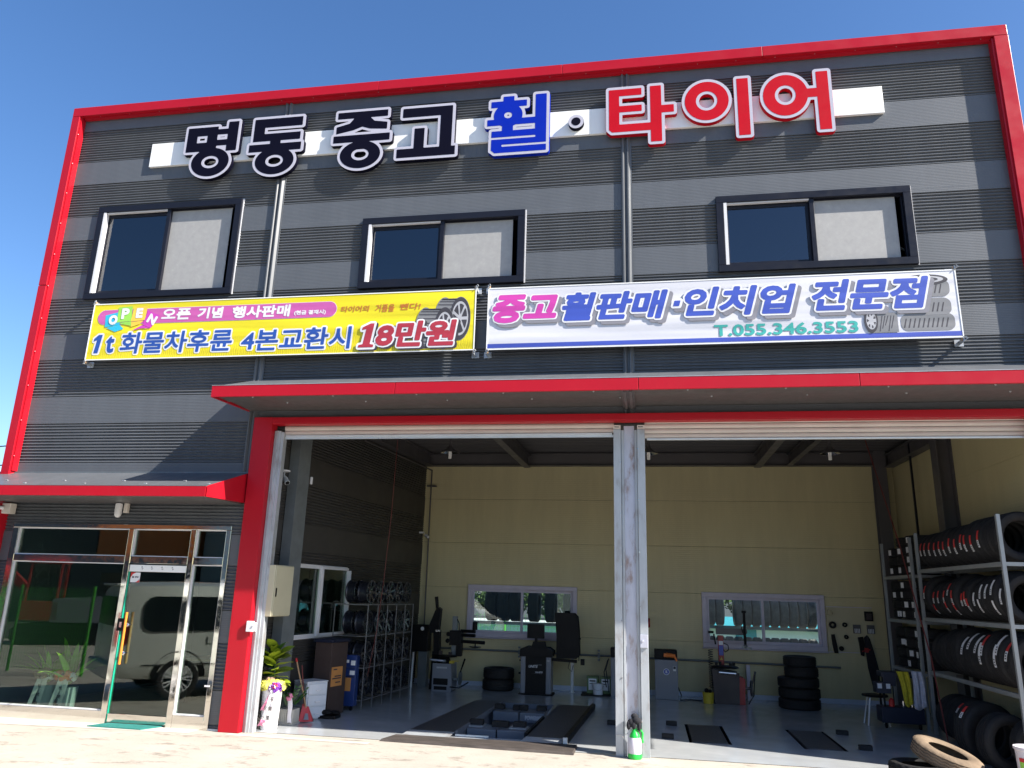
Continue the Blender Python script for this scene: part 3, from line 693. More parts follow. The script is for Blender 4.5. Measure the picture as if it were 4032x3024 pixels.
# workshop interior --------------------------------------------------------------
WA = math.atan(.0889)
LW = Matrix.Translation((-6.04, 0, 0)) @ Matrix.Rotation(PI/2-WA, 4, 'Z')       # local x runs along the left inner wall, local -y points into the room
def lw(s_, off, z): return LW @ Vector((s_, -off, z))
HOLE = [(1.10, 3.10, 1.22, 2.46)]
z = 5.40
rows_in = []
zz = 5.45
for k in range(6): rows_in.append((zz, zz-.47, zz-1.15)); zz -= 1.15
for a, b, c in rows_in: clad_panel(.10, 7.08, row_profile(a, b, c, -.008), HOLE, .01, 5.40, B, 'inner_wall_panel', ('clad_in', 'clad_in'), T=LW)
mb = MB(LW); mb.box(.10, 1.09, .02, .06, .01, 5.4); mb.box(3.11, 7.08, .02, .06, .01, 5.4); mb.box(1.09, 3.11, .02, .06, .01, 1.21); mb.box(1.09, 3.11, .02, .06, 2.47, 5.4); mb.build('partition_lining', 'clad_in', B)
# back wall, cream panels with two windows
BW = [(-4.22, -1.64, 1.07, 2.245), (1.16, 3.77, 1.04, 2.215)]
for a, b in ((5.40, 4.262), (4.258, 3.222), (3.218, 2.182), (2.178, 1.142), (1.138, .01)):
    clad_panel(-5.46, 5.5, [(a, 6.999), (a-.006, 6.995), (b+.006, 6.995), (b, 6.999)], BW, .01, 5.4, B, 'back_wall_panel', ('yellow_wall', 'yellow_wall'))
for a, b in ((5.40, 4.262), (4.258, 3.222), (3.218, 2.182), (2.178, 1.142), (1.138, .01)):
    mb = MB(); mb.box(5.45, 5.50, .30, 7.0, b, a); mb.build('right_wall_panel', 'yellow_wall', B)
mb = MB(); mb.box(-5.46, 5.45, 6.95, 6.99, .006, .10); mb.build('skirting', 'skirt', B)
# outer skin of the back wall
clad_panel(-10.6, 5.55, [(5.4, 7.14), (.0, 7.14)], BW, 0, 5.4, B, 'outer_back_wall', ('clad', 'clad'))
def back_window(x0, x1, z0, z1, label):
    mb = MB(); f = .10
    mb.box(x0, x1, 6.93, 7.12, z1-f, z1); mb.box(x0, x1, 6.93, 7.12, z0, z0+f); mb.box(x0, x0+f, 6.93, 7.12, z0+f, z1-f); mb.box(x1-f, x1, 6.93, 7.12, z0+f, z1-f)
    mb.box(x0-.015, x1+.015, 6.90, 6.985, z0-.025, z0-.001)
    W = mb.build('window', 'lilac_pvc', B, bevel=.008, label=label); xm = (x0+x1)/2
    for a, b, yy in ((x0+f, xm+.03, 6.97), (xm-.03, x1-f, 7.02)):
        mb = MB(); t = .055; c, d = z0+f, z1-f
        mb.box(a, b, yy, yy+.04, d-t, d); mb.box(a, b, yy, yy+.04, c, c+t); mb.box(a, a+t, yy, yy+.04, c+t, d-t); mb.box(b-t, b, yy, yy+.04, c+t, d-t); mb.build('sash', 'lilac_pvc', W, bevel=.004)
        g = MB(); g.box(a+t, b-t, yy+.015, yy+.020, c+t, d-t); g.build('pane', 'glass_clear', W)
    return W
back_window(-4.22, -1.64, 1.07, 2.245, 'left window of the back wall, fence and road behind it')
back_window(1.16, 3.77, 1.04, 2.215, 'right window of the back wall, rows of tyres behind it')
# white framed window in the left partition
mb = MB(LW); s0, s1, z0, z1 = 1.13, 3.08, 1.25, 2.45
mb.box(s0-.03, s1+.03, -.03, .05, z1, z1+.02)
W = mb.build('window', 'white_pvc', B, label='white framed sliding window in the dark left partition')
mb = MB(LW); mb.box(s0-.03, s1+.03, -.03, .05, z0-.03, z0); mb.build('sill', 'white_pvc', W)
for a, b, o in ((s0, 2.10, -.02), (2.02, s1, -.075)):
    mb = MB(LW); t = .045; mb.box(a, b, o, o+.05, z1-t, z1); mb.box(a, b, o, o+.05, z0, z0+t); mb.box(a, a+t, o, o+.05, z0+t, z1-t); mb.box(b-t, b, o-.06, o+.05, z0+t, z1-t); mb.build('sash', 'white_pvc', W, bevel=.004)
    g = MB(LW); g.box(a+t, b-t, o+.02, o+.026, z0+t, z1-t); g.build('pane', 'glass_shop', W)
# columns, beams, braces
def hcol(x, y, z0, z1, w=.25, rot=0, name='steel_column', m='hbeam', T=None):
    mb = MB(T); mb.box(x-w/2, x+w/2, y-w/2, y-w/2+.014, z0, z1); mb.box(x-w/2, x+w/2, y+w/2-.014, y+w/2, z0, z1); mb.box(x-.006, x+.006, y-w/2+.014, y+w/2-.014, z0, z1); return mb.build(name, m, B)
mb = MB(LW); mb.box(.66, 1.04, -.20, -.186, 0, 4.60); mb.box(.66, .674, -.186, -.024, 0, 4.6); mb.box(1.026, 1.04, -.186, -.024, 0, 4.6); mb.build('steel_column', 'galv_dark', B)
mb = MB(); mb.box(5.00, 5.25, 6.70, 6.715, 0, 5.4); mb.box(5.00, 5.25, 6.935, 6.95, 0, 5.4); mb.box(5.11, 5.13, 6.715, 6.935, 0, 5.4); mb.build('steel_column', 'hbeam', B)
mb = MB(); mb.box(5.18, 5.195, 3.45, 3.75, 0, 5.4); mb.box(5.435, 5.45, 3.45, 3.75, 0, 5.4); mb.box(5.195, 5.435, 3.59, 3.61, 0, 5.4); mb.build('steel_column', 'hbeam', B)
mb = MB(); mb.box(5.27, 5.31, 5.2, 5.24, 0, 5.4); mb.build('strut', 'frame_blk', B)
def ibeam(name, a, b, h=.30, w=.16):
    a, b = Vector(a), Vector(b); mb = MB(); o = Vector((0, 0, h/2-.007))
    mb.bar(a+o, b+o, w, .014); mb.bar(a-o, b-o, w, .014); mb.bar(a, b, .012, h-.028); return mb.build(name, 'hbeam', B)
ibeam('back_beam', (-5.4, 6.86, 5.205), (5.2, 6.86, 5.205), .30, .2)
mb = MB(); mb.box(-5.45, 5.4, 6.93, 6.98, 5.06, 5.36); mb.build('beam_infill', 'hbeam', B)
ibeam('cross_beam', (-2.95, .5, 5.15), (-2.84, 6.76, 5.15)); ibeam('cross_beam', (2.50, .5, 5.15), (2.50, 6.76, 5.15)); ibeam('cross_beam', (3.30, .5, 5.18), (3.22, 6.76, 5.18), .24, .12)
ibeam('edge_beam', (5.3, .5, 5.13), (5.3, 6.7, 5.13), .28, .2)
ibeam('edge_beam', (-5.78, .5, 5.2), (-5.28, 6.76, 5.2), .30, .2)
mb = MB(); mb.tube([(-5.26, 6.93, 4.96), (-5.24, 6.93, .02)], .016, 8); mb.tube([(-5.62, 3.2, 4.98), (-5.26, 6.93, 4.96)], .016, 8); mb.box(-5.36, -5.12, 6.90, 6.95, 4.55, 4.585); mb.build('conduit', 'hbeam', B)
mb = MB(); mb.tube([(-4.9, 6.92, .80), (4.0, 6.92, .73)], .022, 8)
for xx in (-2.95, -1.14): 
    for k in range(4): mb.box(xx-.025, xx+.025, 6.88, 6.92, .66+.065*k, .70+.065*k)
mb.build('air_pipe', 'galv_dark', B)
# office back wall and ceiling, coloured dark to keep the interior dim; partition end
mb = MB(); mb.box(-10.6, -6.1, 6.0, 6.06, 0, 3.3); mb.box(-10.6, -6.1, .12, 6.0, 3.26, 3.32); mb.build('office_lining', 'grey_b', B)
mb = MB(); mb.box(-6.10, -5.97, .02, .10, 0, 4.7); mb.build('partition_end', 'clad', B)

# ------------------------------------------------------------------ roof sign
SG = thing('shop_sign', 'long white sign bar with raised Korean letters in black, blue and red', 'sign', (-2.6, 0, 9.1))
mb = MB(); mb.box(-9.01, 3.785, -.077, -.024, 9.53, 10.01); mb.build('backing_bar', 'white', SG, bevel=.004)
def glyph(strokes, cuts=()):
    def f(X, Z):
        d = np.full(X.shape, 1e9)
        for s in strokes:
            if s[0] == 'R': v = sd_box(X, Z, *s[1:])
            elif s[0] == 'E': v = np.maximum(sd_ell(X, Z, *s[1:5]), -sd_ell(X, Z, s[1], s[2], s[5], s[6]))
            else: v = sd_poly(X, Z, s[1])
            d = np.minimum(d, v)
        for c in cuts: d = np.maximum(d, -sd_box(X, Z, *c))
        return d
    return f
JIEUT = [(.06, .97), (.97, .97), (.97, 1.10), (.06, 1.10)]
GL = [
 ('black_l', -8.23, 9.19, 1.0, glyph([('R', 0, .60, .52, 1.02), ('R', .80, 1.0, .50, 1.10), ('R', .55, .85, .85, .96), ('R', .55, .85, .62, .74), ('E', .52, .29, .37, .29, .17, .125)], [(.20, .40, .70, .84)])),
 ('black_l', -6.97, 9.16, 1.0, glyph([('R', .06, .99, .94, 1.12), ('R', .06, .27, .66, 1.12), ('R', .06, .97, .66, .81), ('R', .40, .60, .5, .7), ('R', -.0, 1.0, .45, .60), ('E', .52, .25, .37, .27, .17, .12)])),
 ('black_l', -5.36, 9.165, 1.0, glyph([('R', .05, .98, .98, 1.11), ('P', [(.36, .98), (.66, .98), (.74, .90), (.98, .86), (.98, .72), (.66, .75), (.52, .80), (.36, .74), (.04, .68), (.04, .82), (.28, .88)]), ('R', .0, 1.04, .50, .64), ('R', .40, .60, .35, .55), ('E', .52, .245, .37, .27, .16, .115)])),
 ('black_l', -4.17, 9.28, 1.0, glyph([('R', .07, .97, .79, .97), ('R', .76, .97, .1, .97), ('R', .30, .48, .1, .56), ('R', 0, 1.04, 0, .17)])),
 ('blue_l', -2.58, 9.24, 1.0, glyph([('R', .27, .46, .96, 1.09), ('R', .06, .68, .88, 1.0), ('E', .36, .72, .25, .225, .07, .06), ('R', .0, .92, .53, .65), ('R', .83, 1.02, .40, 1.09), ('R', .26, .45, .42, .6), ('R', .08, 1.02, .30, .42), ('R', .84, 1.02, .2, .44), ('R', .08, 1.02, .155, .26), ('R', .08, .26, .05, .24), ('P', [(.14, 0), (1.02, 0), (1.02, .115), (.08, .115), (.08, .06)])], [(.50, .78, .455, .525)])),
 ('red_l', -.53, 9.25, 1.0, glyph([('R', .02, .19, .28, 1.03), ('R', .02, .56, .90, 1.03), ('R', .02, .56, .59, .71), ('P', [(.07, .22), (.70, .22), (.70, .36), (.02, .36), (.02, .27)]), ('R', .70, .88, .0, 1.05), ('R', .86, 1.08, .53, .67)])),
 ('red_l', .726, 9.25, 1.0, glyph([('E', .35, .68, .35, .36, .17, .18)])),
 ('red_l', 1.56, 9.25, 1.0, glyph([('R', 0, .18, 0, 1.05)])),
 ('red_l', 1.96, 9.25, 1.0, glyph([('E', .345, .67, .345, .375, .16, .18), ('R', .62, .88, .60, .76), ('R', .83, 1.01, 0, 1.06)])),
 ('black_l', -1.06, 9.735, 1.0, glyph([('E', 0, 0, .078, .078, .001, .001)])),
]
names = ['명', '동', '중', '고', '휠', '타', 'o', 'i', '어', 'dot']
for (mt, ox, oz, sc, g), nm in zip(GL, names):
    xs, zs, X, Z = grid(ox-.1, ox+1.15, oz-.1, oz+1.15, .011, .05)
    D = g(X-ox, Z-oz)
    if nm == 'dot': D = np.hypot(X-ox, Z-oz)-.078
    L1 = region(D, xs, zs, .052, .0016); L0 = region(D, xs, zs, 0.0, .0016); L2 = region(D, xs, zs, .049, .0016)
    ob = fill(L1, 'letter', mt, SG, -.118, .080)
    fill(L2, 'letter_rim', 'rim_white', ob, -.162, .006); fill(L0, 'letter_face', mt, ob, -.1665, .002)

# ------------------------------------------------------------------ banners
def make_banner(x0, x1, z0, z1, matn, label, y=-.20, sk=(0, 0)):
    G = thing('banner', label, 'banner', ((x0+x1)/2, y, z0), 'banners strung below the upper windows')
    mb = MB(); n, k = 40, 14; vs = []; fs = []
    for j in range(k+1):
        for i in range(n+1):
            u, v = i/n, j/k; vs.append((x0+(x1-x0)*u, y, z0+(z1-z0)*v-.006*math.sin(PI*u)*(1 if j else 1)))
    for j in range(k):
        for i in range(n): a = j*(n+1)+i; fs.append((a, a+1, a+n+2, a+n+1))
    mb.add(vs, fs); mb.build('cloth', matn, G)
    mb = MB(); t = .012
    for a, b, c, d in [(x0, x1, z0-.004, z0+t), (x0, x1, z1-t, z1+.004)]: mb.box(a, b, y-.006, y+.004, c, d)
    mb.box(x0-.004, x0+t, y-.006, y+.004, z0, z1); mb.box(x1-t, x1+.004, y-.006, y+.004, z0, z1); mb.build('hem', 'white', G)
    for sx, xx in ((1, x0), (-1, x1)):
        mb = MB(); mb.tube([(xx+sx*.02, y+.012, z0-.05), (xx+sx*.02, y+.012, z1+.05)], .012, 8); mb.build('batten', 'wood', G)
        for zz in (z0-.035, z1+.03):
            mb = MB(); mb.box(xx-.07, xx+.05, -.036, -.024, zz-.05, zz+.05); mb.box(xx-.01, xx+.002, y-.01, -.036, zz-.03, zz+.03)
            mb.tube([(xx-.02, y-.01, zz-.03), (xx+.04, y-.03, zz+.01), (xx+.02, y-.01, zz+.04)], .008, 6); mb.build('bracket', 'galv', G)
    return G
BY = make_banner(-9.51, -2.64, 5.75, 6.775, 'ban_y', 'yellow opening-sale banner with blue and red Korean lettering, left of the two banners')
BWH = make_banner(-2.44, 4.445, 5.745, 6.775, 'ban_w', 'white banner with magenta and blue Korean lettering and a phone number')
def flat(parent, name, matn, polys, y):
    mb = MB()
    for p in polys: mb.add([(a, y, b) for a, b in p], [tuple(range(len(p)))])
    return mb.build(name, matn, parent)
Y = -.2
# yellow banner prints
xs, zs, X, Z = grid(-9.40, -4.98, 6.39, 6.655, .012, .06)
pd = sd_box(X, Z, -9.26, -5.12, 6.523, 6.523)-.133
fill(region(pd, xs, zs, .006, .001), 'pill_outline', 'ink_white', BY, Y-.003); fill(region(pd, xs, zs, 0, .001), 'pill', 'ink_pink', BY, Y-.005)
flat(BY, 'card', 'ink_cyan', [[(-9.23, 6.34), (-8.95, 6.38), (-8.97, 6.62), (-9.25, 6.56)], [(-9.20, 6.33), (-9.02, 6.25), (-8.86, 6.30), (-8.95, 6.38)]], Y-.007)
flat(BY, 'card', 'ink_green', [[(-9.02, 6.42), (-8.73, 6.44), (-8.75, 6.71), (-9.01, 6.70)], [(-8.95, 6.40), (-8.72, 6.35), (-8.73, 6.435), (-8.95, 6.415)]], Y-.0085)
flat(BY, 'card', 'ink_orange', [[(-8.74, 6.43), (-8.47, 6.45), (-8.46, 6.70), (-8.72, 6.69)], [(-8.72, 6.33), (-8.56, 6.38), (-8.50, 6.44), (-8.73, 6.42)]], Y-.0095)
flat(BY, 'card', 'ink_violet', [[(-8.50, 6.36), (-8.34, 6.30), (-8.20, 6.52), (-8.44, 6.62)], [(-8.70, 6.26), (-8.52, 6.30), (-8.34, 6.295), (-8.51, 6.355)]], Y-.0105)
for ch, bx, ro in (('O', (-9.17, -9.0, 6.38, 6.56), .0), ('P', (-8.94, -8.79, 6.48, 6.68), .03), ('E', (-8.66, -8.53, 6.49, 6.67), 0), ('N', (-8.42, -8.25, 6.37, 6.54), -.45)):
    print_text(ch, bx, [(.014, 'ink_white')], BY, Y-.013, .006, rot=ro)
print_text('오픈', (-8.17, -7.62, 6.435, 6.64), [(.010, 'ink_white')], BY, Y-.008, .006, shear=.05)
print_text('기념', (-7.49, -7.02, 6.435, 6.64), [(.010, 'ink_white')], BY, Y-.008, .006, shear=.05)
print_text('행사판매', (-6.85, -5.80, 6.42, 6.635), [(.010, 'ink_white')], BY, Y-.008, .006, shear=.05)
print_text('(현금 결재시)', (-5.73, -5.17, 6.43, 6.52), [(.004, 'ink_white')], BY, Y-.008, .005)
for tx, bx in (('타이어의', (-4.91, -4.42, 6.455, 6.565)), ('거품을', (-4.32, -3.99, 6.44, 6.575)), ('뺀다!', (-3.90, -3.55, 6.46, 6.575))):
    print_text(tx, bx, [(.003, 'ink_hand')], BY, Y-.004, .005, shear=.12)
WB = [(.036, 'ink_white'), (.0095, 'ink_blue')]
print_poly(ONE_SANS, (-9.43, -9.20, 5.875, 6.20), [(.036, 'ink_white'), (.004, 'ink_blue')], BY, Y-.004); print_text('t', (-9.15, -8.99, 5.87, 6.17), [(.040, 'ink_white'), (.016, 'ink_blue')], BY, Y-.004, .008)
print_text('화물차후륜', (-8.87, -6.79, 5.845, 6.235), WB, BY, Y-.004, .009, shear=.04)
print_text('4본교환시', (-6.62, -4.69, 5.83, 6.215), WB, BY, Y-.004, .009, shear=.04)
# yellow banner: two tyres
def tyre_print(parent, cx, cz, rx, rz, hub, y, w, spokes=7, tilt=0):
    h = .01; xs, zs, X, Z = grid(cx-rx-w, cx+rx, cz-rz, cz+rz, h, .04)
    outer = np.minimum(sd_ell(X, Z, cx, cz, rx, rz), sd_ell(X, Z, cx-w, cz+.01, rx*.95, rz*.97)); outer = np.minimum(outer, sd_box(X, Z, cx-w, cx, cz-rz*.93, cz+rz*.93))
    fill(region(outer, xs, zs, 0, .001), 'tyre_print', 'ink_grey', parent, y)
    if w > .01:
        tr = []
        for k in range(13):
            a = PI*(.12+.76*k/12); a = PI/2+(a-PI/2)*1.3; z_ = cz+rz*.95*math.sin(a) if False else cz+rz*.9*math.cos(PI*k/12)
            e = rx*.95*math.sqrt(max(0, 1-((z_-cz)/(rz*.97))**2))
            tr.append([(cx-w-e+.02, z_), (cx-e*.95, z_-.012), (cx-e*.95, z_+.006), (cx-w-e+.02, z_+.014)])
        flat(parent, 'tread_print', 'ink_black', tr, y-.0015)
    side = sd_ell(X, Z, cx, cz, rx*.97, rz*.97); fill(region(side, xs, zs, 0, .001), 'sidewall_print', 'ink_black', parent, y-.003)
    rr = np.maximum(sd_ell(X, Z, cx, cz, rx*hub, rz*hub), -sd_ell(X, Z, cx, cz, rx*hub*.86, rz*hub*.86))
    th = np.arctan2((Z-cz)/rz, (X-cx)/rx); r_ = np.hypot((Z-cz)/rz, (X-cx)/rx)
    s = np.abs(((th*spokes/(2*PI)+.5) % 1)-.5)*2*PI/spokes*r_*min(rx, rz)*1.3-.016
    sp_ = np.maximum(s, (r_-hub*.9)*min(rx, rz)); d = np.minimum(np.minimum(rr, sp_), (r_-.13)*min(rx, rz))
    fill(region(d, xs, zs, 0, .001), 'wheel_print', 'ink_lgrey', parent, y-.0045)
tyre_print(BY, -2.89, 6.285, .175, .37, .78, Y-.003, .26)
tyre_print(BY, -3.14, 6.13, .17, .36, .75, Y-.009, .32)
print_poly(ONE_SERIF, (-4.57, -4.24, 5.84, 6.24), [(.040, 'ink_white'), (.004, 'ink_red')], BY, Y-.0165, drop=(.032, -.022, .040, 'ink_black'))
print_text('8만원', (-4.27, -2.93, 5.83, 6.265), [(.046, 'ink_white'), (.020, 'ink_red')], BY, Y-.0165, .008, shear=.12, drop=(.035, -.025, .046, 'ink_black'))
# white banner prints
flat(BWH, 'band', 'ink_band', [[(-2.435, 5.77), (4.44, 5.77), (4.44, 5.838), (-2.435, 5.838)]], Y-.003)
dr = (.055, -.055, .045, 'ink_shadow')
# stack of tyres at the right end
hh = .01; xs, zs, X, Z = grid(3.14, 4.37, 5.84, 6.73, hh, .03)
for k, (cz_, xr) in enumerate(((5.985, .36), (6.22, .335), (6.50, .34))):
    d = sd_box(X, Z, 4.0-xr+.1, 4.0+xr-.1, cz_-.03, cz_+.03)-.10
    fill(region(d, xs, zs, 0, .001), 'tyre_print', 'ink_grey', BWH, Y-.003-.0012*k)
    tr = [[(4.0-xr+.03+j*.062, cz_-.08), (4.0-xr+.05+j*.062, cz_-.08), (4.0-xr+.085+j*.062, cz_+.06), (4.0-xr+.068+j*.062, cz_+.06)] for j in range(int(xr*2/.062)-1)]
    flat(BWH, 'tread_print', 'ink_black', tr, Y-.0036-.0012*k)
d = sd_ell(X, Z, 4.02, 6.63, .31, .085); fill(region(d, xs, zs, 0, .001), 'sidewall_print', 'ink_black', BWH, Y-.0075)
d = np.maximum(sd_ell(X, Z, 4.02, 6.635, .25, .055), -sd_ell(X, Z, 4.02, 6.635, .18, .035)); fill(region(d, xs, zs, 0, .001), 'bead_print', 'ink_lgrey', BWH, Y-.009)
flat(BWH, 'tyre_print', 'ink_grey', [[(3.27, 5.845), (3.60, 5.845), (3.60, 6.14), (3.27, 6.16)]], Y-.0078)
flat(BWH, 'tread_print', 'ink_black', [[(3.34+.04*j, 5.86+.045*(j % 3)), (3.352+.04*j, 5.86+.045*(j % 3)), (3.40+.04*j, 6.1), (3.388+.04*j, 6.1)] for j in range(5)], Y-.0086)
tyre_print(BWH, 3.24, 6.03, .095, .19, .72, Y-.0095, .0)
BB = [(.050, 'ink_white'), (.0215, 'ink_blue2')]
yy = Y-.0165
print_text('중고', (-2.36, -1.32, 6.17, 6.645), [(.050, 'ink_white'), (.027, 'ink_magenta')], BWH, yy, .007, .22, drop=dr)
print_text('휠판매', (-1.25, .37, 6.17, 6.64), BB, BWH, yy, .007, .22, drop=dr)
xs, zs, X, Z = grid(.42, .56, 6.34, 6.46, .008, .1); d = sd_poly(X, Z, [(.44, 6.355), (.53, 6.355), (.555, 6.445), (.465, 6.445)])
fill([[(p[0]+.05, p[1]-.05) for p in L] for L in region(d, xs, zs, .04, .001)], 'dot_shadow', 'ink_shadow', BWH, yy); fill(region(d, xs, zs, .036, .001), 'dot_outline', 'ink_white', BWH, yy-.0025); fill(region(d, xs, zs, 0, .001), 'dot', 'ink_blue2', BWH, yy-.005)
print_text('인치업', (.62, 2.24, 6.18, 6.65), BB, BWH, yy, .007, .22, drop=dr)
print_text('전문점', (2.45, 4.07, 6.20, 6.69), BB, BWH, yy, .007, .22, drop=dr)
print_text('T.055.346.3553', (1.03, 3.06, 5.86, 6.04), [(.008, 'ink_teal')], BWH, Y-.006, .005)
# ================================================================== things in and around the workshop
ORD = ['nearest', 'second', 'third', 'fourth', 'fifth', 'sixth', 'seventh', 'eighth', 'ninth', 'tenth', 'eleventh', 'twelfth', 'thirteenth', 'fourteenth', 'fifteenth']
def single(name, mb, mats, label, cat, group=None, **k): return mb.build(name, mats, None, label=label, cat=cat, group=group, **k)

# ---- tyres: local axis = y, centre at the origin
def tyre_prof(R, W, rin, grooves=4, gd=.009):
    h = W/2; P = [(rin, -h*.72), (rin+.012, -h*.86), (rin+(R-rin)*.45, -h), (rin+(R-rin)*.8, -h*.93), (R-.018, -h*.84), (R-.004, -h*.74)]
    gw = h*.07; cs = [(-.52+1.04*i/(grooves-1))*h for i in range(grooves)]
    for c in cs: P += [(R, c-gw*1.3), (R-gd, c-gw), (R-gd, c+gw), (R, c+gw*1.3)]
    P += [(R-.004, h*.74), (R-.018, h*.84), (rin+(R-rin)*.8, h*.93), (rin+(R-rin)*.45, h), (rin+.012, h*.86), (rin, h*.72), (rin+.02, h*.66), (rin+(R-rin)*.55, h*.8), (R-.024, h*.6), (R-.024, -h*.6), (rin+(R-rin)*.55, -h*.8), (rin+.02, -h*.66)]
    return P
TM = {}
def tyre_mesh(R, W, rin, matn='rubber', n=40):
    k = (R, W, rin, matn, n)
    if k not in TM:
        mb = MB(); mb.lathe(tyre_prof(R, W, rin), axis='y', n=n, closed=True)
        o = mb.build('tyre', matn, local=True, smooth=True); TM[k] = o.data; bpy.data.objects.remove(o)
    return TM[k]
def tyre(R, W, rin, loc, label, group, rot=(0, 0, 0), matn='rubber', n=40, name='tyre', spin=None):
    o = link(bpy.data.objects.new(name, tyre_mesh(R, W, rin, matn, n))); o.location = loc; o.rotation_euler = rot
    ORG[o.name] = Vector((0, 0, 0)); return tag(o, label, 'tyre', group)
STK = {}
def sticker_mesh(R, da, w_, red):
    k = (R, round(da, 2), w_, red)
    if k not in STK:
        mb = MB(); n = 7
        for i in range(n):
            a, b = -da/2+da*i/n, -da/2+da*(i+1)/n; r = R+.003
            mb.quad(*[(-r*math.cos(t), q, r*math.sin(t)) for t, q in ((a, -w_/2), (a, w_/2), (b, w_/2), (b, -w_/2))], m=1 if (red and i >= n-4) else 0)
        # a line of small dark print on the white part
        for i in range(3):
            a = -da/2+da*(.08+.11*i); b = a+da*.06; r = R+.0045
            mb.quad(*[(-r*math.cos(t), q, r*math.sin(t)) for t, q in ((a, -w_*.25), (a, w_*.28), (b, w_*.28), (b, -w_*.25))], m=2)
        o = mb.build('label_sticker', ['paper', 'paper_red', 'print_dark'], local=True); STK[k] = o.data; bpy.data.objects.remove(o)
    return STK[k]
def add_sticker(t, R, ang, q, da=.38, w_=.036, red=True):
    s = link(bpy.data.objects.new('label_sticker', sticker_mesh(R, da, w_, red))); s.parent = t
    # ang measured up from the -x direction, q = shift along the tyre axis
    s.matrix_local = Matrix.Translation((0, q, 0)) @ Matrix.Rotation(ang, 4, 'Y'); return s

# ---- big steel tyre rack on the right (nearest the shutter)
def rack(name, label, x0, x1, ya, yb, zs, top, feet=0.0, w_=.05, mid=()):
    T = thing(name, label, 'rack', ((x0+x1)/2, (ya+yb)/2, 0), 'steel tyre racks along the right wall')
    for yy in (ya, yb, *mid):
        for xx in (x0, x1): mb = MB(); mb.box(xx-w_/2, xx+w_/2, yy-w_/2, yy+w_/2, feet, top); mb.build('post', 'rack_steel', T, bevel=.003)
    for z in zs:
        for xx in (x0+.004, x1-.06): mb = MB(); mb.box(xx-.02, xx+.02, ya+w_/2, yb-w_/2, z-.03, z+.03); mb.build('rail', 'rack_steel', T, bevel=.003)
        for yy in (ya, yb): mb = MB(); mb.box(x0+w_/2, x1-w_/2, yy-.02, yy+.02, z-.025, z+.025); mb.build('cross_rail', 'rack_steel', T)
    return T
mb = None
rack('tyre_rack', 'tall galvanised rack at the right edge holding rows of upright tyres', 4.67, 5.30, .08, 3.45, (.98, 1.84, 2.64), 3.30)
rack('tyre_rack', 'narrow steel rack holding piles of flat tyres, behind the towels', 4.67, 5.30, 3.80, 5.55, (.90, 1.77, 2.57), 3.25)
for zz in (3.27,):
    pass
rr = random.Random(3)
rows = [(2.67, .325, .235, .215, 'top', 14, True), (1.87, .33, .245, .21, 'middle', 13, True), (1.01, .36, .26, .22, 'lowest', 12, False)]
for zb, R0, Wd, rin, nm, n, red in rows:
    y = .26; k = 0
    for k in range(n):
        R = R0 + (0 if nm == 'top' else rr.choice((-.03, -.015, 0, .02) if k > 2 else (0, .02)))
        if nm == 'top': R = .34 if k < 5 else (.325 if k < 10 else .31)
        zc = zb+R
        if y > 3.36: break
        sk = [0]
        t = tyre(R, Wd-.004, rin, (4.98+rr.uniform(-.008, .008), y, zc), '%s tyre from the near end of the %s row on the right rack' % (ORD[k], nm), 'tyres on the %s shelf of the right rack' % nm)
        if nm == 'top' and k >= 2: add_sticker(t, R, math.radians(rr.uniform(-8, 6)), rr.uniform(-.03, .03), .70, .062, True)
        if nm == 'middle':
            add_sticker(t, R, math.radians(rr.uniform(-4, 26)), rr.uniform(-.04, .04), .62, .058, k > 4)
            if k % 2: add_sticker(t, R, math.radians(rr.uniform(-34, -18)), rr.uniform(-.06, .06), .58, .058, k > 4)
        if nm == 'lowest' and k < 7 and k != 2:
            add_sticker(t, R, math.radians(28+6*(k % 3)), rr.uniform(-.04, .04), .85, .075, k in (0, 3))
            if k in (1, 3): add_sticker(t, R, math.radians(8), .07, .8, .07, False)
        y += Wd
# flat piles on the narrow rack
for si, (zb, nm) in enumerate(((2.61, 'top'), (1.81, 'middle'), (.94, 'lowest'))):
    for pi, py in enumerate((4.12, 4.69, 5.24)):
        for k in range(3 if (nm == 'top' and pi == 2) else 4):
            hh_ = .175 if nm != 'lowest' else .18
            t = tyre(.28, hh_-.004, .19, (4.98, py, zb+hh_*(k+.5)), '%s tyre up in the %s pile on the %s shelf of the narrow rack' % (['lowest', 'second', 'third', 'fourth'][k], ['near', 'middle', 'far'][pi], nm), 'flat tyres on the narrow rack', (PI/2, 0, 0), n=32)
            if rr.random() < .72: 
                s = MB(); a = math.radians(195 if pi != 2 else 205)
                s.add([(r_*math.cos(b_), q_, -r_*math.sin(b_)) for r_, b_, q_ in ((.283, a-.16, -.05), (.283, a+.16, -.05), (.283, a+.16, .05), (.283, a-.16, .05))], [(0, 1, 2, 3)])
                so_ = s.build('label_sticker', 'paper', t, local=True); so_.matrix_local = Matrix.Rotation(rr.uniform(-.3, .3), 4, 'Y')
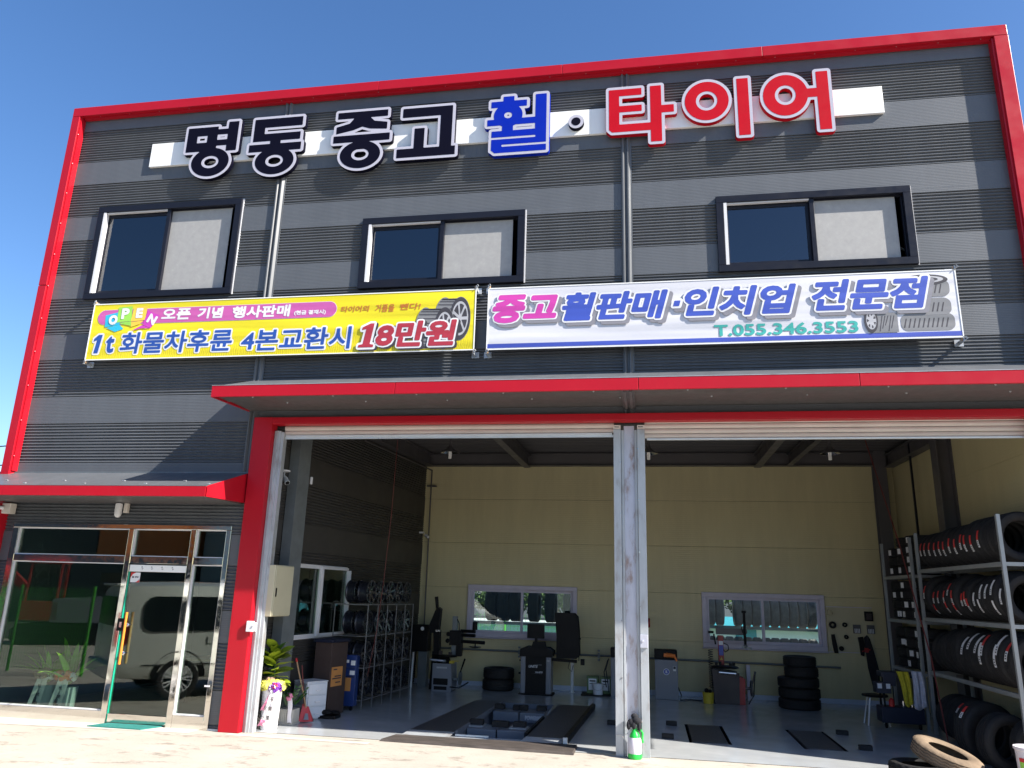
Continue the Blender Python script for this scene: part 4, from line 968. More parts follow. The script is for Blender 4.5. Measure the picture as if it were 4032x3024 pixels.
# tyres stacked on the floor under the big rack
fl = [(.36, .26, (4.62, .62, .36), (0, .0, .25), 'tyre leaning at the foot of the right rack, nearest the white tub'), (.40, .27, (4.55, 1.10, .40), (0, 0, .35), 'large tyre leaning out under the right rack behind the nearest one'),
      (.37, .25, (4.80, 1.62, .37), (0, 0, .1), 'tyre with two red stickers under the right rack'), (.36, .25, (4.85, 2.05, .36), (0, 0, .05), 'tyre with one red sticker under the right rack'),
      (.36, .24, (4.88, 2.5, .36), (0, 0, 0), 'plain tyre under the far half of the right rack'), (.35, .24, (4.9, 2.95, .35), (0, 0, 0), 'farthest tyre standing under the right rack'), (.36, .26, (4.92, .28, .36), (0, 0, 0), 'tyre standing against the near post under the right rack')]
for i, (R, W_, lc, ro, lb) in enumerate(fl):
    t = tyre(R, W_, .22, lc, lb, 'tyres standing on the floor under the right rack', ro)
    if i in (1, 2, 3): add_sticker(t, R, math.radians(42), 0, .5, .05, True)
    if i == 2: add_sticker(t, R, math.radians(40), .08, .5, .05, True)

# ---- tyre stacks on the floor
for k, (dx, R) in enumerate(((0, .35), (.01, .345))):
    tyre(R, .232, .21, (-3.33+dx, 6.40, .235*(k+.5)+.006), ['lower', 'upper'][k]+' tyre of the low stack left of the wheel balancer', 'pair of tyres beside the wheel balancer', (PI/2, 0, 0))
for k, (dx, R) in enumerate(((0, .405), (.01, .40), (.0, .40), (.07, .33), (.05, .32))):
    tyre(R, .20, .22, (2.93+dx, 5.85, .20*k+.106), ['bottom', 'second', 'middle', 'fourth', 'top'][k]+' tyre of the five-high stack under the right back window', 'five-high tyre stack', (PI/2, 0, 0))

# ---- the two big used tyres in the foreground
def truck_tyre(label, loc, rot, matn, R=.47, W_=.24, rin=.27):
    mb = MB(); prof = tyre_prof(R, W_, rin, 4, .012); n = 72; L = len(prof); vs = []; fs = []
    for k in range(n):
        a = 2*PI*k/n
        for i, (r, h) in enumerate(prof):
            q = r; hh2 = h
            if abs(h) > W_*.33 and r > R-.03: q = r-(.012 if k % 3 == 0 else 0)
            if 6 < i < L-14: hh2 = h+.006*math.sin(k*PI*2/3)*1.2
            vs.append((q*math.cos(a), hh2, q*math.sin(a)))
    for k in range(n):
        for i in range(L): j = (i+1) % L; k2 = (k+1) % n; fs.append((k*L+i, k2*L+i, k2*L+j, k*L+j))
    mb.add(vs, fs); o = mb.build('truck_tyre', matn, local=True, smooth=True); o.location = loc; o.rotation_euler = rot
    return tag(o, label, 'tyre', 'worn truck tyres in the foreground')
truck_tyre('dusty tan truck tyre lying tilted on a black tyre in the right foreground', (3.60, -.22, .275), (PI/2+math.radians(10), math.radians(17), 0), 'rubber_dusty', .40, .19, .22)
truck_tyre('black truck tyre lying flat under the tan one in the right foreground', (3.27, -.30, .105), (PI/2, 0, 0), 'rubber', .37, .20, .22)
# ---- alloy wheels and their cage on the left
RIMS = []
def rim_parts(style):
    R, W_ = .214, .19; mb = MB()
    mb.lathe([(R-.03, W_/2), (R, W_/2), (R, W_/2-.012), (R-.022, W_/2-.03), (R-.028, 0), (R-.022, -W_/2+.03), (R-.004, -W_/2+.012), (R-.004, -W_/2), (R-.03, -W_/2), (R-.04, 0)], axis='x', n=28, closed=True)
    b = mb.build('barrel', 'barrel', local=True, smooth=True)
    mb = MB(); n = (5, 7, 10)[style]
    mb.lathe([(R-.014, W_/2+.002), (R+.001, W_/2+.002), (R+.001, W_/2-.006), (R-.014, W_/2-.006)], axis='x', n=28, closed=True)
    for k in range(n):
        a = 2*PI*k/n
        for s in ((-1, 1) if style != 1 else (0,)):
            c = a+s*(.17 if style == 0 else .11); wd = (.026, .040, .014)[style]
            mb.bar((W_/2-.03, .035*math.cos(a), .035*math.sin(a)), (W_/2-.006, (R-.012)*math.cos(c), (R-.012)*math.sin(c)), wd, .02, upv=(1, 0, 0))
    mb.lathe([(0, W_/2-.012), (.03, W_/2-.014), (.05, W_/2-.03), (.05, W_/2-.06)], axis='x', n=16)
    s = mb.build('spokes', ('rim_silver', 'rim_silver', 'rim_dark')[style], local=True)
    return b.data, s.data, b, s
RP = []
for st_ in range(3):
    bd, sd_, b, s = rim_parts(st_); RP.append((bd, sd_)); bpy.data.objects.remove(b); bpy.data.objects.remove(s)
def rim(loc, style, label, group, rz=0, rx=0):
    t = thing('alloy_wheel', label, 'alloy wheel', loc, group); t.rotation_euler = (rx, 0, rz)
    for nm, d in zip(('barrel', 'spokes'), RP[style]): o = link(bpy.data.objects.new(nm, d)); o.parent = t
    return t
CG = thing('wheel_cage', 'thin steel wire rack full of bare alloy wheels along the left partition', 'rack', tuple(lw(3.7, .4, 0)))
cols_s = [2.62+.436*k for k in range(6)]
for s_ in cols_s:
    mb = MB(LW)
    for off in (.75,): mb.box(s_-.007, s_+.007, -off-.007, -off+.007, 0, 1.80)
    mb.build('upright', 'wire', CG)
for s_ in (2.62, 4.80): mb = MB(LW); mb.box(s_-.007, s_+.007, -.09, -.076, 0, 1.8); mb.build('upright', 'wire', CG)
for z in (.17, .71, 1.25, 1.80):
    for off in (.08, .75): mb = MB(LW); mb.box(2.61, 4.81, -off-.007, -off+.007, z-.010, z+.004); mb.build('shelf_wire', 'wire', CG)
    for s_ in cols_s: mb = MB(LW); mb.box(s_-.008, s_+.008, -.75, -.08, z-.010, z+.002); mb.build('shelf_wire', 'wire', CG)
lv = [('floor', .385), ('second', .925), ('third', 1.465), ('top', 2.015)]
for li, (nm, z) in enumerate(lv):
    for k in range(5):
        for dep, (off, dn) in enumerate(((.60, 'front'), (.36, 'rear'))):
            if dep and k > 1: continue
            st_ = (k*2+li+dep) % 3 if not (li == 3 and k < 2) else 1
            rim(lw(2.84+.436*k, off+rr.uniform(-.02, .02), z+.012), st_, '%s wheel of the %s shelf of the wheel cage, counted from the shutter, %s row' % (['first', 'second', 'third', 'fourth', 'fifth'][k], nm, dn), 'bare alloy wheels on the cage shelves', -WA+rr.uniform(-.05, .05), rr.uniform(0, 6))
# ---- left corner: electrical box, lamps, cameras
T = thing('electrical_box', 'beige steel electrical box fixed high behind the left shutter rail', 'cabinet', tuple(lw(.3, .2, 1.63)))
mb = MB(LW); mb.box(.02, .56, -.36, -.02, 1.635, 2.405); mb.build('case', 'beige', T, bevel=.01)
mb = MB(LW); mb.box(.035, .545, -.375, -.362, 1.65, 2.39); mb.build('door', 'beige', T, bevel=.004)
mb = MB(LW); mb.box(.06, .085, -.386, -.376, 1.93, 2.06); mb.build('latch', 'black', T)
def spot(name, label, base, aim, plate=True):
    t = thing(name, label, 'camera', base); b = Vector(base); a = Vector(aim).normalized()
    mb = MB(); mb.lathe([(0, -.01), (.085, -.01), (.085, .01), (0, .01)], base, 'z', 20); mb.build('mount_plate', 'white_pvc', t)
    mb = MB(); mb.tube([b+Vector((0, 0, -.01)), b+Vector((.0, -.02, -.07)), b+a*.03+Vector((0, 0, -.09))], .012, 8); mb.build('arm', 'galv', t)
    c = b+Vector((0, 0, -.10)); mb = MB(); mb.tube([c, c+a*.05, c+a*.16], [.03, .042, .042], 14); mb.build('lamp_head', 'slat_al', t, smooth=True)
    mb = MB(); mb.tube([c+a*.1605, c+a*.163], .036, 14); mb.build('lens', 'black', t)
spot('spot_camera', 'silver bullet camera on a round white plate above the electrical box', tuple(lw(.42, .10, 3.93)), (.5, -.35, -.55))
T = thing('surveillance_camera', 'white box mounted bullet camera under the low canopy at the left edge', 'camera', (-10.55, -.05, 3.1))
mb = MB(); mb.box(-10.66, -10.44, -.16, -.03, 3.13, 3.30); mb.build('mount_box', 'slat', T, bevel=.008)
mb = MB(); mb.tube([(-10.56, -.16, 3.22), (-10.66, -.27, 3.22)], .03, 10); mb.tube([(-10.63, -.22, 3.22), (-10.74, -.36, 3.20)], .05, 12); mb.build('lamp_head', 'white_pvc', T, smooth=True)
mb = MB(); mb.tube([(-10.742, -.363, 3.2), (-10.748, -.370, 3.199)], .045, 12); mb.build('lens', 'black', T)
T = thing('sensor_lamp', 'rounded cream outdoor lamp hanging under the low canopy above the door', 'lamp', (-8.42, -.1, 3.1))
mb = MB(); mb.box(-8.40, -8.33, -.09, -.024, 3.17, 3.325); mb.build('mount_box', 'slat', T, bevel=.008)
mb = MB(); mb.lathe([(0, 3.085), (.03, 3.092), (.05, 3.12), (.055, 3.16), (.055, 3.31), (.0, 3.322)], (-8.455, -.13, 0), 'z', 18); mb.build('lamp_cover', 'white_pvc', T, smooth=True)
single('motion_sensor', MB(LW).box(1.07, 1.12, -.235, -.2, 3.80, 3.93), 'white_pvc', 'small white motion sensor on the grey post above the electrical box', 'sensor', bevel=.012)
T = thing('interior_camera', 'small white camera high on the far end of the left partition', 'camera', tuple(lw(6.8, .1, 3.35)))
mb = MB(LW); mb.box(6.72, 6.80, -.12, -.02, 3.40, 3.44); mb.build('bracket', 'white_pvc', T); mb = MB(); c = lw(6.8, .16, 3.36); mb.tube([c, c+Vector((.08, -.06, -.05))], .035, 10); mb.build('lamp_head', 'white_pvc', T, smooth=True)
# pendant lamps
def pendant(x, y, z, label):
    t = thing('pendant_lamp', label, 'lamp', (x, y, z), 'pendant workshop lamps')
    mb = MB(); mb.lathe([(0, .29), (.02, .285), (.03, .20), (.05, .15), (.085, .11), (.19, .04), (.195, .025), (.18, .035), (.08, .095), (.03, .10), (0, .10)], (x, y, z), 'z', 28); mb.build('lamp_shade', 'hbeam', t, smooth=True)
    mb = MB(); mb.lathe([(.03, .098), (.16, .042), (.176, .034)], (x, y, z), 'z', 28); mb.build('reflector', 'chrome', t, smooth=True)
    mb = MB()
    for dx, dy in ((-.018, 0), (.018, 0), (0, .02)): mb.tube([(x+dx, y+dy, z+.10), (x+dx, y+dy, z-.085)], .013, 8)
    mb.build('bulb', 'white', t, smooth=True)
    mb = MB(); mb.tube([(x, y, z+.28), (x, y, 5.40)], .008, 6); mb.build('cord', 'cable', t)
pendant(-3.915, 3.5, 4.75, 'pendant lamp with a wide shade over the left bay')
pendant(.04, 3.5, 4.72, 'pendant lamp half hidden behind the centre pillar')
pendant(3.36, 3.5, 4.71, 'pendant lamp with a wide shade over the right bay')

# ---- potted rubber plant with ribbons at the left
def leaf_mesh(L, Wd, droop=.25, fold=.18, n=7):
    vs = []; fs = []
    for i in range(n+1):
        t = i/n; w_ = Wd*math.sin(PI*min(1, t*.93+.05))**.75*(1-.12*t) if i < n else .004
        z = -droop*L*t*t
        for k, s in enumerate((-1, -.5, 0, .5, 1)): vs.append((L*t, s*w_, z+fold*w_*abs(s)**1.3+.006*math.sin(9*t+s)))
    for i in range(n):
        for k in range(4): a = i*5+k; fs.append((a, a+5, a+6, a+1))
    return vs, fs
PX, PY = -5.69, .32
PT = thing('potted_rubber_plant', 'broad leaved rubber plant in a tall white pot dressed with congratulation ribbons', 'potted plant', (PX, PY, 0))
mb = MB(); mb.lathe([(0, .008), (.118, .008), (.125, .03), (.150, .55), (.155, .58), (.148, .585), (.140, .55), (0, .53)], (PX, PY, 0), 'z', 32); mb.build('pot', 'pot_white', PT, smooth=True)
mb = MB(); mb.lathe([(0, .532), (.139, .534)], (PX, PY, 0), 'z', 20); M['soil'] = mat('dark_soil', (.04, .028, .02), .95); mb.build('soil', 'soil', PT)
mb = MB(); mb.tube([(PX, PY, .53), (PX+.01, PY, .8), (PX-.01, PY, 1.08)], [.014, .011, .006], 8); mb.build('stem', 'leaf_dark', PT)
rl = random.Random(11)
lv_specs = []
for k in range(26):
    z = .66+.45*(k/25)**.85; az = (-PI*.5+1.9*math.sin(k*2.4)+rl.uniform(-.3, .3)) if k % 4 else k*2.4; el = math.radians(8+52*(k/25)**1.2+rl.uniform(-8, 8)); L = rl.uniform(.23, .33)
    lv_specs.append((z, az, el, L))
for az_, el_, L_ in ((-2.6, 45, .30), (-.45, 42, .34), (-1.6, 70, .27), (-1.1, 60, .26), (-2.9, 25, .3), (-.2, 30, .28)): lv_specs.append((.98, az_, math.radians(el_), L_))
for z, az, el, L in lv_specs:
    vs, fs = leaf_mesh(L, L*.31); Tm = Matrix.Translation((PX, PY, z)) @ Matrix.Rotation(az, 4, 'Z') @ Matrix.Rotation(-el, 4, 'Y') @ Matrix.Rotation(rl.uniform(-.5, .5), 4, 'X')
    mb = MB(Tm); mb.add(vs, fs); mb.build('leaf', 'leaf' if rl.random() < .68 else 'leaf_dark', PT, smooth=True)
def ruffle(name, matn, c, r, n, parent, s=.05):
    mb = MB()
    for k in range(n):
        d = Vector((rl.uniform(-1, 1), rl.uniform(-1, .5), rl.uniform(-.7, 1))).normalized(); p = Vector(c)+Vector((d.x*r[0], d.y*r[1], d.z*r[2]))
        t = d.cross(Vector((rl.uniform(-1, 1), rl.uniform(-1, 1), rl.uniform(-1, 1)))).normalized()*s*rl.uniform(.6, 1.2); u = d.cross(t).normalized()*s*rl.uniform(.4, .9)
        q = d*s*.5
        mb.add([p-t-u, p-u+q*1.4, p+t-u, p+t+u+q*.4, p+u+q*1.5, p-t+u], [(0, 1, 4, 5), (1, 2, 3, 4)])
    return mb.build(name, matn, parent, smooth=True)
ruffle('wrapping_paper', 'flower_y', (PX+.01, PY-.02, .625), (.19, .15, .065), 90, PT)
M['wrap_brown'] = mat('brown_netting', (.30, .20, .14), .8)
ruffle('wrapping_net', 'wrap_brown', (PX-.05, PY-.03, .70), (.09, .08, .03), 26, PT, .03)
ruffle('bow', 'purple', (PX+.115, PY-.15, .61), (.085, .05, .07), 46, PT, .035); ruffle('bow_centre', 'paper_red', (PX+.125, PY-.19, .635), (.045, .02, .035), 22, PT, .022)
ruffle('bow_tails', 'ribbon', (PX+.11, PY-.17, .60), (.07, .04, .06), 18, PT, .028)
def ribbon(a, b, w_, parent, matn='ribbon', bow=.02, name='ribbon', n=10):
    a, b = Vector(a), Vector(b); mb = MB(); vs = []; fs = []
    for i in range(n+1):
        t = i/n; p = a.lerp(b, t)+Vector((.012*math.sin(5*t), -bow*math.sin(PI*t), 0)); dx = w_/2*(1+.12*math.sin(7*t))
        e = -.018 if i == n else 0
        vs += [p+Vector((-dx, .0, e)), p+Vector((0, -.006, 0)), p+Vector((dx, .004, e))]
    for i in range(n):
        for k in (0, 1): q = i*3+k; fs.append((q, q+1, q+4, q+3))
    mb.add(vs, fs); return mb.build(name, matn, parent, smooth=True)
ribbon((PX+.10, PY-.185, .585), (PX+.0, PY-.20, .10), .070, PT); ribbon((PX+.165, PY-.19, .58), (PX+.105, PY-.21, .14), .080, PT)
ribbon((PX+.055, PY-.18, .50), (PX-.03, PY-.185, .30), .05, PT, 'pink'); ribbon((PX+.0, PY-.203, .17), (PX-.025, PY-.205, .09), .07, PT, 'pink')
for (tx, dx, z, s_) in (('祝', .125, .46, .056), ('開', .108, .325, .055), ('業', .085, .20, .055), ('장', .035, .335, .045), ('산', .008, .205, .045)):
    print_text(tx, (PX+dx-s_/2, PX+dx+s_/2, z-s_*.6, z+s_*.6), [(.0012, 'ink_black')], PT, PY-.238, .0035, name='ribbon_lettering')
# second planter just inside
PL = thing('small_planter', 'squat pale ribbed planter with a fern-like plant behind the white pot', 'potted plant', (-5.62, .86, 0))
mb = MB()
for k in range(7):
    mb.box(-5.745+k*.034, -5.716+k*.034, .74, .752, .03, .23)
mb.box(-5.75, -5.51, .752, .98, .03, .23); mb.box(-5.765, -5.495, .735, .995, .006, .03); mb.build('pot', 'screed', PL, bevel=.004)
mb = MB()
for k in range(14):
    az = rl.uniform(-PI, 0.4); el = rl.uniform(.7, 1.35); L = rl.uniform(.25, .42); d = Vector((math.cos(az)*math.cos(el), math.sin(az)*math.cos(el)*.8, math.sin(el)))
    for j in range(5):
        p = Vector((-5.63, .86, .22))+d*L*(.3+.17*j); 
        for s in (-1, 1):
            e = (d.cross(Vector((0, 0, 1))).normalized()*s+d*.6).normalized()*.075; n_ = Vector((0, 0, 1))*.02
            mb.add([p, p+e*.5+n_, p+e, p+e*.5-n_], [(0, 1, 2, 3)])
mb.build('leaves', 'leaf_dark', PL, kind='stuff')
ribbon((-5.585, .735, .40), (-5.535, .715, .05), .07, PL); ruffle('bow', 'pink', (-5.58, .735, .41), (.04, .03, .04), 16, PL, .03)
# dustpan and brooms
DP = thing('dustpan', 'red dustpan with a long pale handle standing beside the white drawers', 'dustpan', (-5.40, 1.02, 0))
mb = MB(); mb.add([(-5.52, .98, .02), (-5.32, 1.08, .02), (-5.34, 1.16, .03), (-5.51, 1.10, .03), (-5.50, 1.05, .24), (-5.42, 1.10, .24)], [(0, 1, 2, 3), (0, 3, 4), (1, 5, 2), (3, 2, 5, 4), (0, 4, 5, 1)]); mb.build('pan', 'red_soft', DP)
mb = MB(); mb.add([(-5.44, 1.0, .05), (-5.37, 1.035, .05), (-5.40, 1.055, .14), (-5.44, 1.04, .14)], [(0, 1, 2, 3)]); mb.build('pan_front', 'grey_machine', DP)
mb = MB(); mb.tube([(-5.45, 1.08, .22), (-5.70, 1.12, .90)], .013, 8); mb.build('handle', 'wood', DP); mb = MB(); mb.tube([(-5.70, 1.12, .90), (-5.715, 1.12, .955)], .018, 8); mb.build('handle_cap', 'red_soft', DP)
BR = thing('broom', 'red headed broom with a thin handle leaning beside the dustpan', 'broom', (-5.52, 1.1, 0))
mb = MB(); mb.add([(-5.57, 1.08, .02), (-5.44, 1.12, .02), (-5.48, 1.14, .27), (-5.535, 1.12, .27), (-5.56, 1.14, .02), (-5.45, 1.17, .02)], [(0, 1, 2, 3), (4, 3, 2, 5), (0, 3, 4), (1, 5, 2)]); mb.build('brush_head', 'red_soft', BR)
mb = MB(); mb.tube([(-5.51, 1.13, .26), (-5.64, 1.2, .84)], .010, 8); mb.build('handle', 'red_cable', BR)
# drawers
DW = thing('drawer_unit', 'white plastic three-drawer unit on the floor below the brown covered cabinet', 'drawers', (-5.55, 1.5, 0))
TD = Matrix.Translation((-5.52, 1.22, 0)) @ Matrix.Rotation(math.radians(60), 4, 'Z')
mb = MB(TD); mb.box(0, .40, 0, .36, .01, .57); mb.box(-.008, .408, -.008, .368, .572, .59); mb.build('body', 'drawer', DW, bevel=.006)
TD2 = TD
for k in range(3):
    z0 = .03+.18*k; mb = MB(TD); mb.box(.02, .38, -.022, -.002, z0, z0+.16); d = mb.build('drawer', 'drawer', DW, bevel=.008)
    mb = MB(TD); mb.box(.15, .25, -.045, -.023, z0+.055, z0+.075); mb.build('handle', 'pot_white', d, bevel=.005)
    mb = MB(TD); mb.box(-.004, -.001, .03, .33, z0+.015, z0+.145); mb.box(-.012, -.004, .0, .36, z0+.155, z0+.168); mb.build('side_panel', 'galv', DW)
# brown covered cabinet, navy tool cabinet
BC = thing('covered_cabinet', 'tall cabinet under a dark brown cloth cover with an orange carton label', 'cabinet', (-5.38, 1.9, 0))
mb = MB(); mb.prism([(-5.66, 1.72), (-5.33, 1.66), (-5.24, 2.16), (-5.62, 2.22)], .02, 1.22, 'z'); mb.build('body', 'brown', BC, bevel=.012)
mb = MB(); mb.prism([(-5.69, 1.70), (-5.31, 1.63), (-5.21, 2.18), (-5.64, 2.25)], 1.18, 1.235, 'z'); mb.build('cover_top', 'navy_dark', BC, bevel=.02)
mb = MB(); mb.prism([(-5.325, 1.70), (-5.32, 1.70), (-5.255, 2.02), (-5.26, 2.02)], .47, .78, 'z'); c_ = mb.build('carton_label', 'orange_card', BC)
mb = MB()
for z_, a, b in ((.73, .15, .5), (.62, .3, .9), (.585, .1, .9), (.52, .4, .85)): mb.add([(-5.3195+.065*t*1.0, 1.70+.32*t, z) for t, z in ((a, z_), (b, z_), (b, z_+.02), (a, z_+.02))], [(0, 1, 2, 3)])
mb.build('carton_print', 'print_dark', BC)
NC = thing('tool_cabinet', 'navy blue steel tool cabinet on casters in front of the wheel cage', 'cabinet', (-5.45, 2.55, 0))
mb = MB(); mb.box(-5.62, -5.16, 2.42, 2.58, .08, .93); mb.build('body', 'navy', NC, bevel=.008)
for a, b, c, d, mt in ((-5.42, -5.30, .80, .85, 'paper'), (-5.26, -5.18, .76, .84, 'paper'), (-5.27, -5.18, .60, .67, 'paper'), (-5.50, -5.24, .33, .55, 'orange_card')): mb = MB(); mb.box(a, b, 2.412, 2.4195, c, d); mb.build('label_card', mt, NC)
mb = MB(); mb.box(-5.60, -5.18, 2.405, 2.4195, .56, .575); mb.box(-5.6, -5.18, 2.405, 2.4195, .71, .72); mb.build('drawer_edge', 'navy_dark', NC)
for xx in (-5.56, -5.22): mb = MB(); mb.lathe([(0, -.015), (.035, -.015), (.035, .015), (0, .015)], (xx, 2.46, .041), 'x', 14); mb.build('caster', 'black', NC)
mb = MB(); mb.tube([(-5.32, 2.45, .94), (-5.15, 2.44, .96), (-5.0, 2.5, .80), (-4.98, 2.55, .45)], .008, 6); mb.build('air_hose', 'cable', NC)
single('shoes', MB().ball((-5.28, 1.52, .10), (.10, .06, .045), 10).ball((-5.16, 1.60, .09), (.09, .05, .04), 10).box(-5.4, -5.1, 1.45, 1.7, .01, .055), 'black', 'dark pair of shoes on a low board in front of the covered cabinet', 'shoes')

# ---- machines along the back wall --------------------------------------------
# tyre changer with helper arm (left)
TC = thing('tyre_changer', 'grey tyre changer with black helper arms in the far left corner of the bay', 'tyre changer', (-4.4, 5.8, 0))
def P(name, f, m, parent=None, **k): mb = MB(); f(mb); return mb.build(name, m, parent, **k)
P('cabinet', lambda m: m.prism([(-4.62, .02), (-4.20, .02), (-4.23, .56), (-4.62, .56)], 5.62, 6.1), 'grey_machine', TC, bevel=.01)
P('cabinet_recess', lambda m: (m.box(-4.60, -4.28, 5.612, 5.6195, .14, .27), m.box(-4.58, -4.30, 5.612, 5.6195, .04, .11)), 'black', TC)
P('maker_plate', lambda m: m.box(-4.54, -4.31, 5.613, 5.6195, .47, .505), 'galv', TC)
P('turntable', lambda m: (m.lathe([(0, .70), (.27, .70), (.28, .725), (0, .74)], (-4.42, 5.8, 0), 'z', 28), m.lathe([(0, .56), (.16, .56), (.10, .70), (0, .70)], (-4.42, 5.8, 0), 'z', 20)), 'black', TC, smooth=True)
P('cylinder', lambda m: m.tube([(-4.68, 5.55, .65), (-4.33, 5.55, .63)], .028, 12), 'silver', TC, smooth=True)
P('jaw', lambda m: (m.box(-4.53, -4.47, 5.72, 5.80, .74, .82), m.box(-4.32, -4.26, 5.72, 5.80, .74, .80)), 'darkred_machine', TC)
P('column', lambda m: (m.prism([(-4.76, 0.0), (-4.62, 0.0), (-4.60, .78), (-4.72, .78)], 5.9, 6.15), m.prism([(-4.70, .76), (-4.60, .76), (-4.61, 1.22), (-4.73, 1.22)], 5.92, 6.1)), 'black', TC, bevel=.01)
P('tilt_column', lambda m: m.prism([(-4.79, 1.18), (-4.63, 1.20), (-4.60, 1.68), (-4.66, 1.72), (-4.70, 1.66), (-4.84, 1.30)], 5.9, 6.08), 'black', TC, bevel=.01)
P('tower_top', lambda m: m.tube([(-4.68, 5.98, 1.66), (-4.72, 5.98, 1.95)], [.035, .04], 10), 'black', TC)
P('mount_head', lambda m: m.box(-4.66, -4.57, 5.82, 5.9, 1.21, 1.245), 'silver', TC)
P('helper_post', lambda m: (m.box(-4.33, -4.225, 6.0, 6.12, .72, 1.54)), 'galv_dark', TC, bevel=.004)
P('helper_carriage', lambda m: (m.box(-4.37, -4.10, 5.93, 6.15, .93, 1.24), m.ball((-4.40, 5.95, 1.16), .05, 10), m.ball((-4.41, 5.95, 1.02), .05, 10), m.box(-4.21, -4.09, 5.95, 6.1, .70, .95)), 'black', TC, bevel=.01)
P('helper_arm', lambda m: (m.tube([(-4.12, 5.98, 1.235), (-3.78, 5.9, 1.235)], .035, 12), m.tube([(-4.12, 5.98, 1.15), (-3.78, 5.9, 1.15)], .035, 12), m.tube([(-4.2, 5.98, 1.02), (-3.56, 5.9, 1.01)], .036, 12)), 'black', TC, smooth=True)
P('press_disc', lambda m: (m.lathe([(0, .93), (.13, .925), (.135, .91), (.06, .895), (0, .895)], (-3.77, 5.9, 0), 'z', 22), m.tube([(-3.77, 5.9, .92), (-3.77, 5.9, 1.0)], .015, 8)), 'black', TC, smooth=True)
P('paste_pot', lambda m: (m.tube([(-3.80, 5.95, 1.27), (-3.80, 5.95, 1.44)], .055, 14)), 'black', TC, smooth=True)
P('hose', lambda m: m.tube([(-4.22, 6.0, 1.48), (-4.17, 5.98, 1.4), (-4.16, 5.98, 1.24)], .012, 6), 'cable', TC)
P('bead_breaker', lambda m: (m.lathe([(0, -.02), (.14, -.01), (.15, .02), (0, .04)], (-4.06, 5.8, .27), 'x', 20), m.tube([(-4.2, 5.8, .25), (-4.05, 5.8, .25)], .03, 10)), 'galv_dark', TC, smooth=True)
P('breaker_lever', lambda m: m.tube([(-4.05, 5.75, .38), (-3.93, 5.65, .68)], [.012, .02], 8), 'black', TC)
P('pry_bar', lambda m: m.tube([(-4.2, 5.5, .12), (-4.0, 5.5, .11), (-3.80, 5.5, .23)], .014, 8), 'black', TC)
P('yellow_valve', lambda m: (m.box(-4.27, -4.17, 5.63, 5.70, .58, .63), m.tube([(-4.2, 5.6, .635), (-4.05, 5.6, .635)], .008, 6)), 'yellow', TC)
IT = thing('inflation_stand', 'black inflation cabinet with a round pressure gauge beside the tyre changer', 'air station', (-5.0, 6.2, 0))
P('cabinet', lambda m: (m.box(-5.28, -4.90, 6.1, 6.4, .76, 1.33)), 'black', IT, bevel=.02)
P('pedestal', lambda m: (m.box(-5.12, -4.92, 6.15, 6.38, .006, .76)), 'galv_dark', IT, bevel=.01); P('pedestal_pipe', lambda m: m.tube([(-5.24, 6.1, 0), (-5.22, 6.1, .74)], .03, 8), 'galv', IT)
P('gauge', lambda m: m.lathe([(0, -.02), (.055, -.02), (.055, .01), (0, .01)], (-5.03, 6.085, 1.25), 'y', 20), 'black', IT)
P('gauge_face', lambda m: m.lathe([(0, 0), (.042, 0)], (-5.03, 6.062, 1.25), 'y', 20), 'paper', IT)
# wheel balancer
WB_ = thing('wheel_balancer', 'grey and black wheel balancer with monitor and tall black wheel hood', 'wheel balancer', (-2.4, 6.0, 0))
P('side_rail', lambda m: m.box(-2.745, -2.64, 5.84, 6.25, .03, .80), 'grey_machine', WB_, bevel=.015); P('side_rail', lambda m: m.box(-2.20, -2.09, 5.84, 6.25, .03, .80), 'grey_machine', WB_, bevel=.015)
P('body', lambda m: m.box(-2.64, -2.20, 5.87, 6.25, .02, .80), 'black', WB_, bevel=.01)
P('base_plate', lambda m: m.box(-2.78, -2.05, 5.80, 6.3, .006, .03), 'black', WB_)
P('tray', lambda m: (m.prism([(-2.75, .79), (-2.09, .79), (-2.07, .88), (-2.16, .94), (-2.64, .95), (-2.74, .91)], 5.82, 6.27)), 'black', WB_, bevel=.02)
P('control_panel', lambda m: m.prism([(-2.54, .94), (-2.23, .94), (-2.26, 1.06), (-2.50, 1.06)], 6.0, 6.12), 'black', WB_, bevel=.01)
P('monitor', lambda m: (m.box(-2.645, -2.265, 6.02, 6.07, 1.135, 1.435), m.box(-2.48, -2.42, 6.05, 6.08, 1.05, 1.14)), 'black', WB_, bevel=.01)
P('hood', lambda m: m.prism([(-1.99, 1.66), (-1.62, 1.66), (-1.56, 1.60), (-1.53, 1.3), (-1.52, .84), (-1.56, .79), (-1.95, .79), (-1.95, 1.2)], 5.85, 6.2), 'black', WB_, bevel=.03)
P('hood_arm', lambda m: (m.bar((-2.1, 6.0, .72), (-1.55, 6.0, .70), .06, .06), m.tube([(-1.52, 5.9, 1.17), (-1.46, 5.9, 1.17)], .02, 8), m.tube([(-1.49, 5.9, 1.15), (-1.50, 5.9, .72)], .010, 6), m.box(-1.46, -1.38, 5.85, 5.95, .64, .76)), 'black', WB_)
P('knob', lambda m: (m.tube([(-2.745, 5.95, .68), (-2.79, 5.95, .68)], .014, 8), m.tube([(-2.745, 5.95, .42), (-2.80, 5.95, .42)], .022, 8)), 'black', WB_)
print_text('UNITE', (-2.575, -2.375, .545, .60), [(.004, 'ink_lgrey')], WB_, 5.866, .006, .25)
print_text('Uni-GTS', (-2.43, -2.27, .445, .478), [(.003, 'ink_lgrey')], WB_, 5.866, .005, .1); flat(WB_, 'stripe', 'ink_lgrey', [[(-2.51, .615), (-2.29, .605), (-2.29, .610)], [(-2.53, .435), (-2.28, .43), (-2.28, .434)]], 5.865)
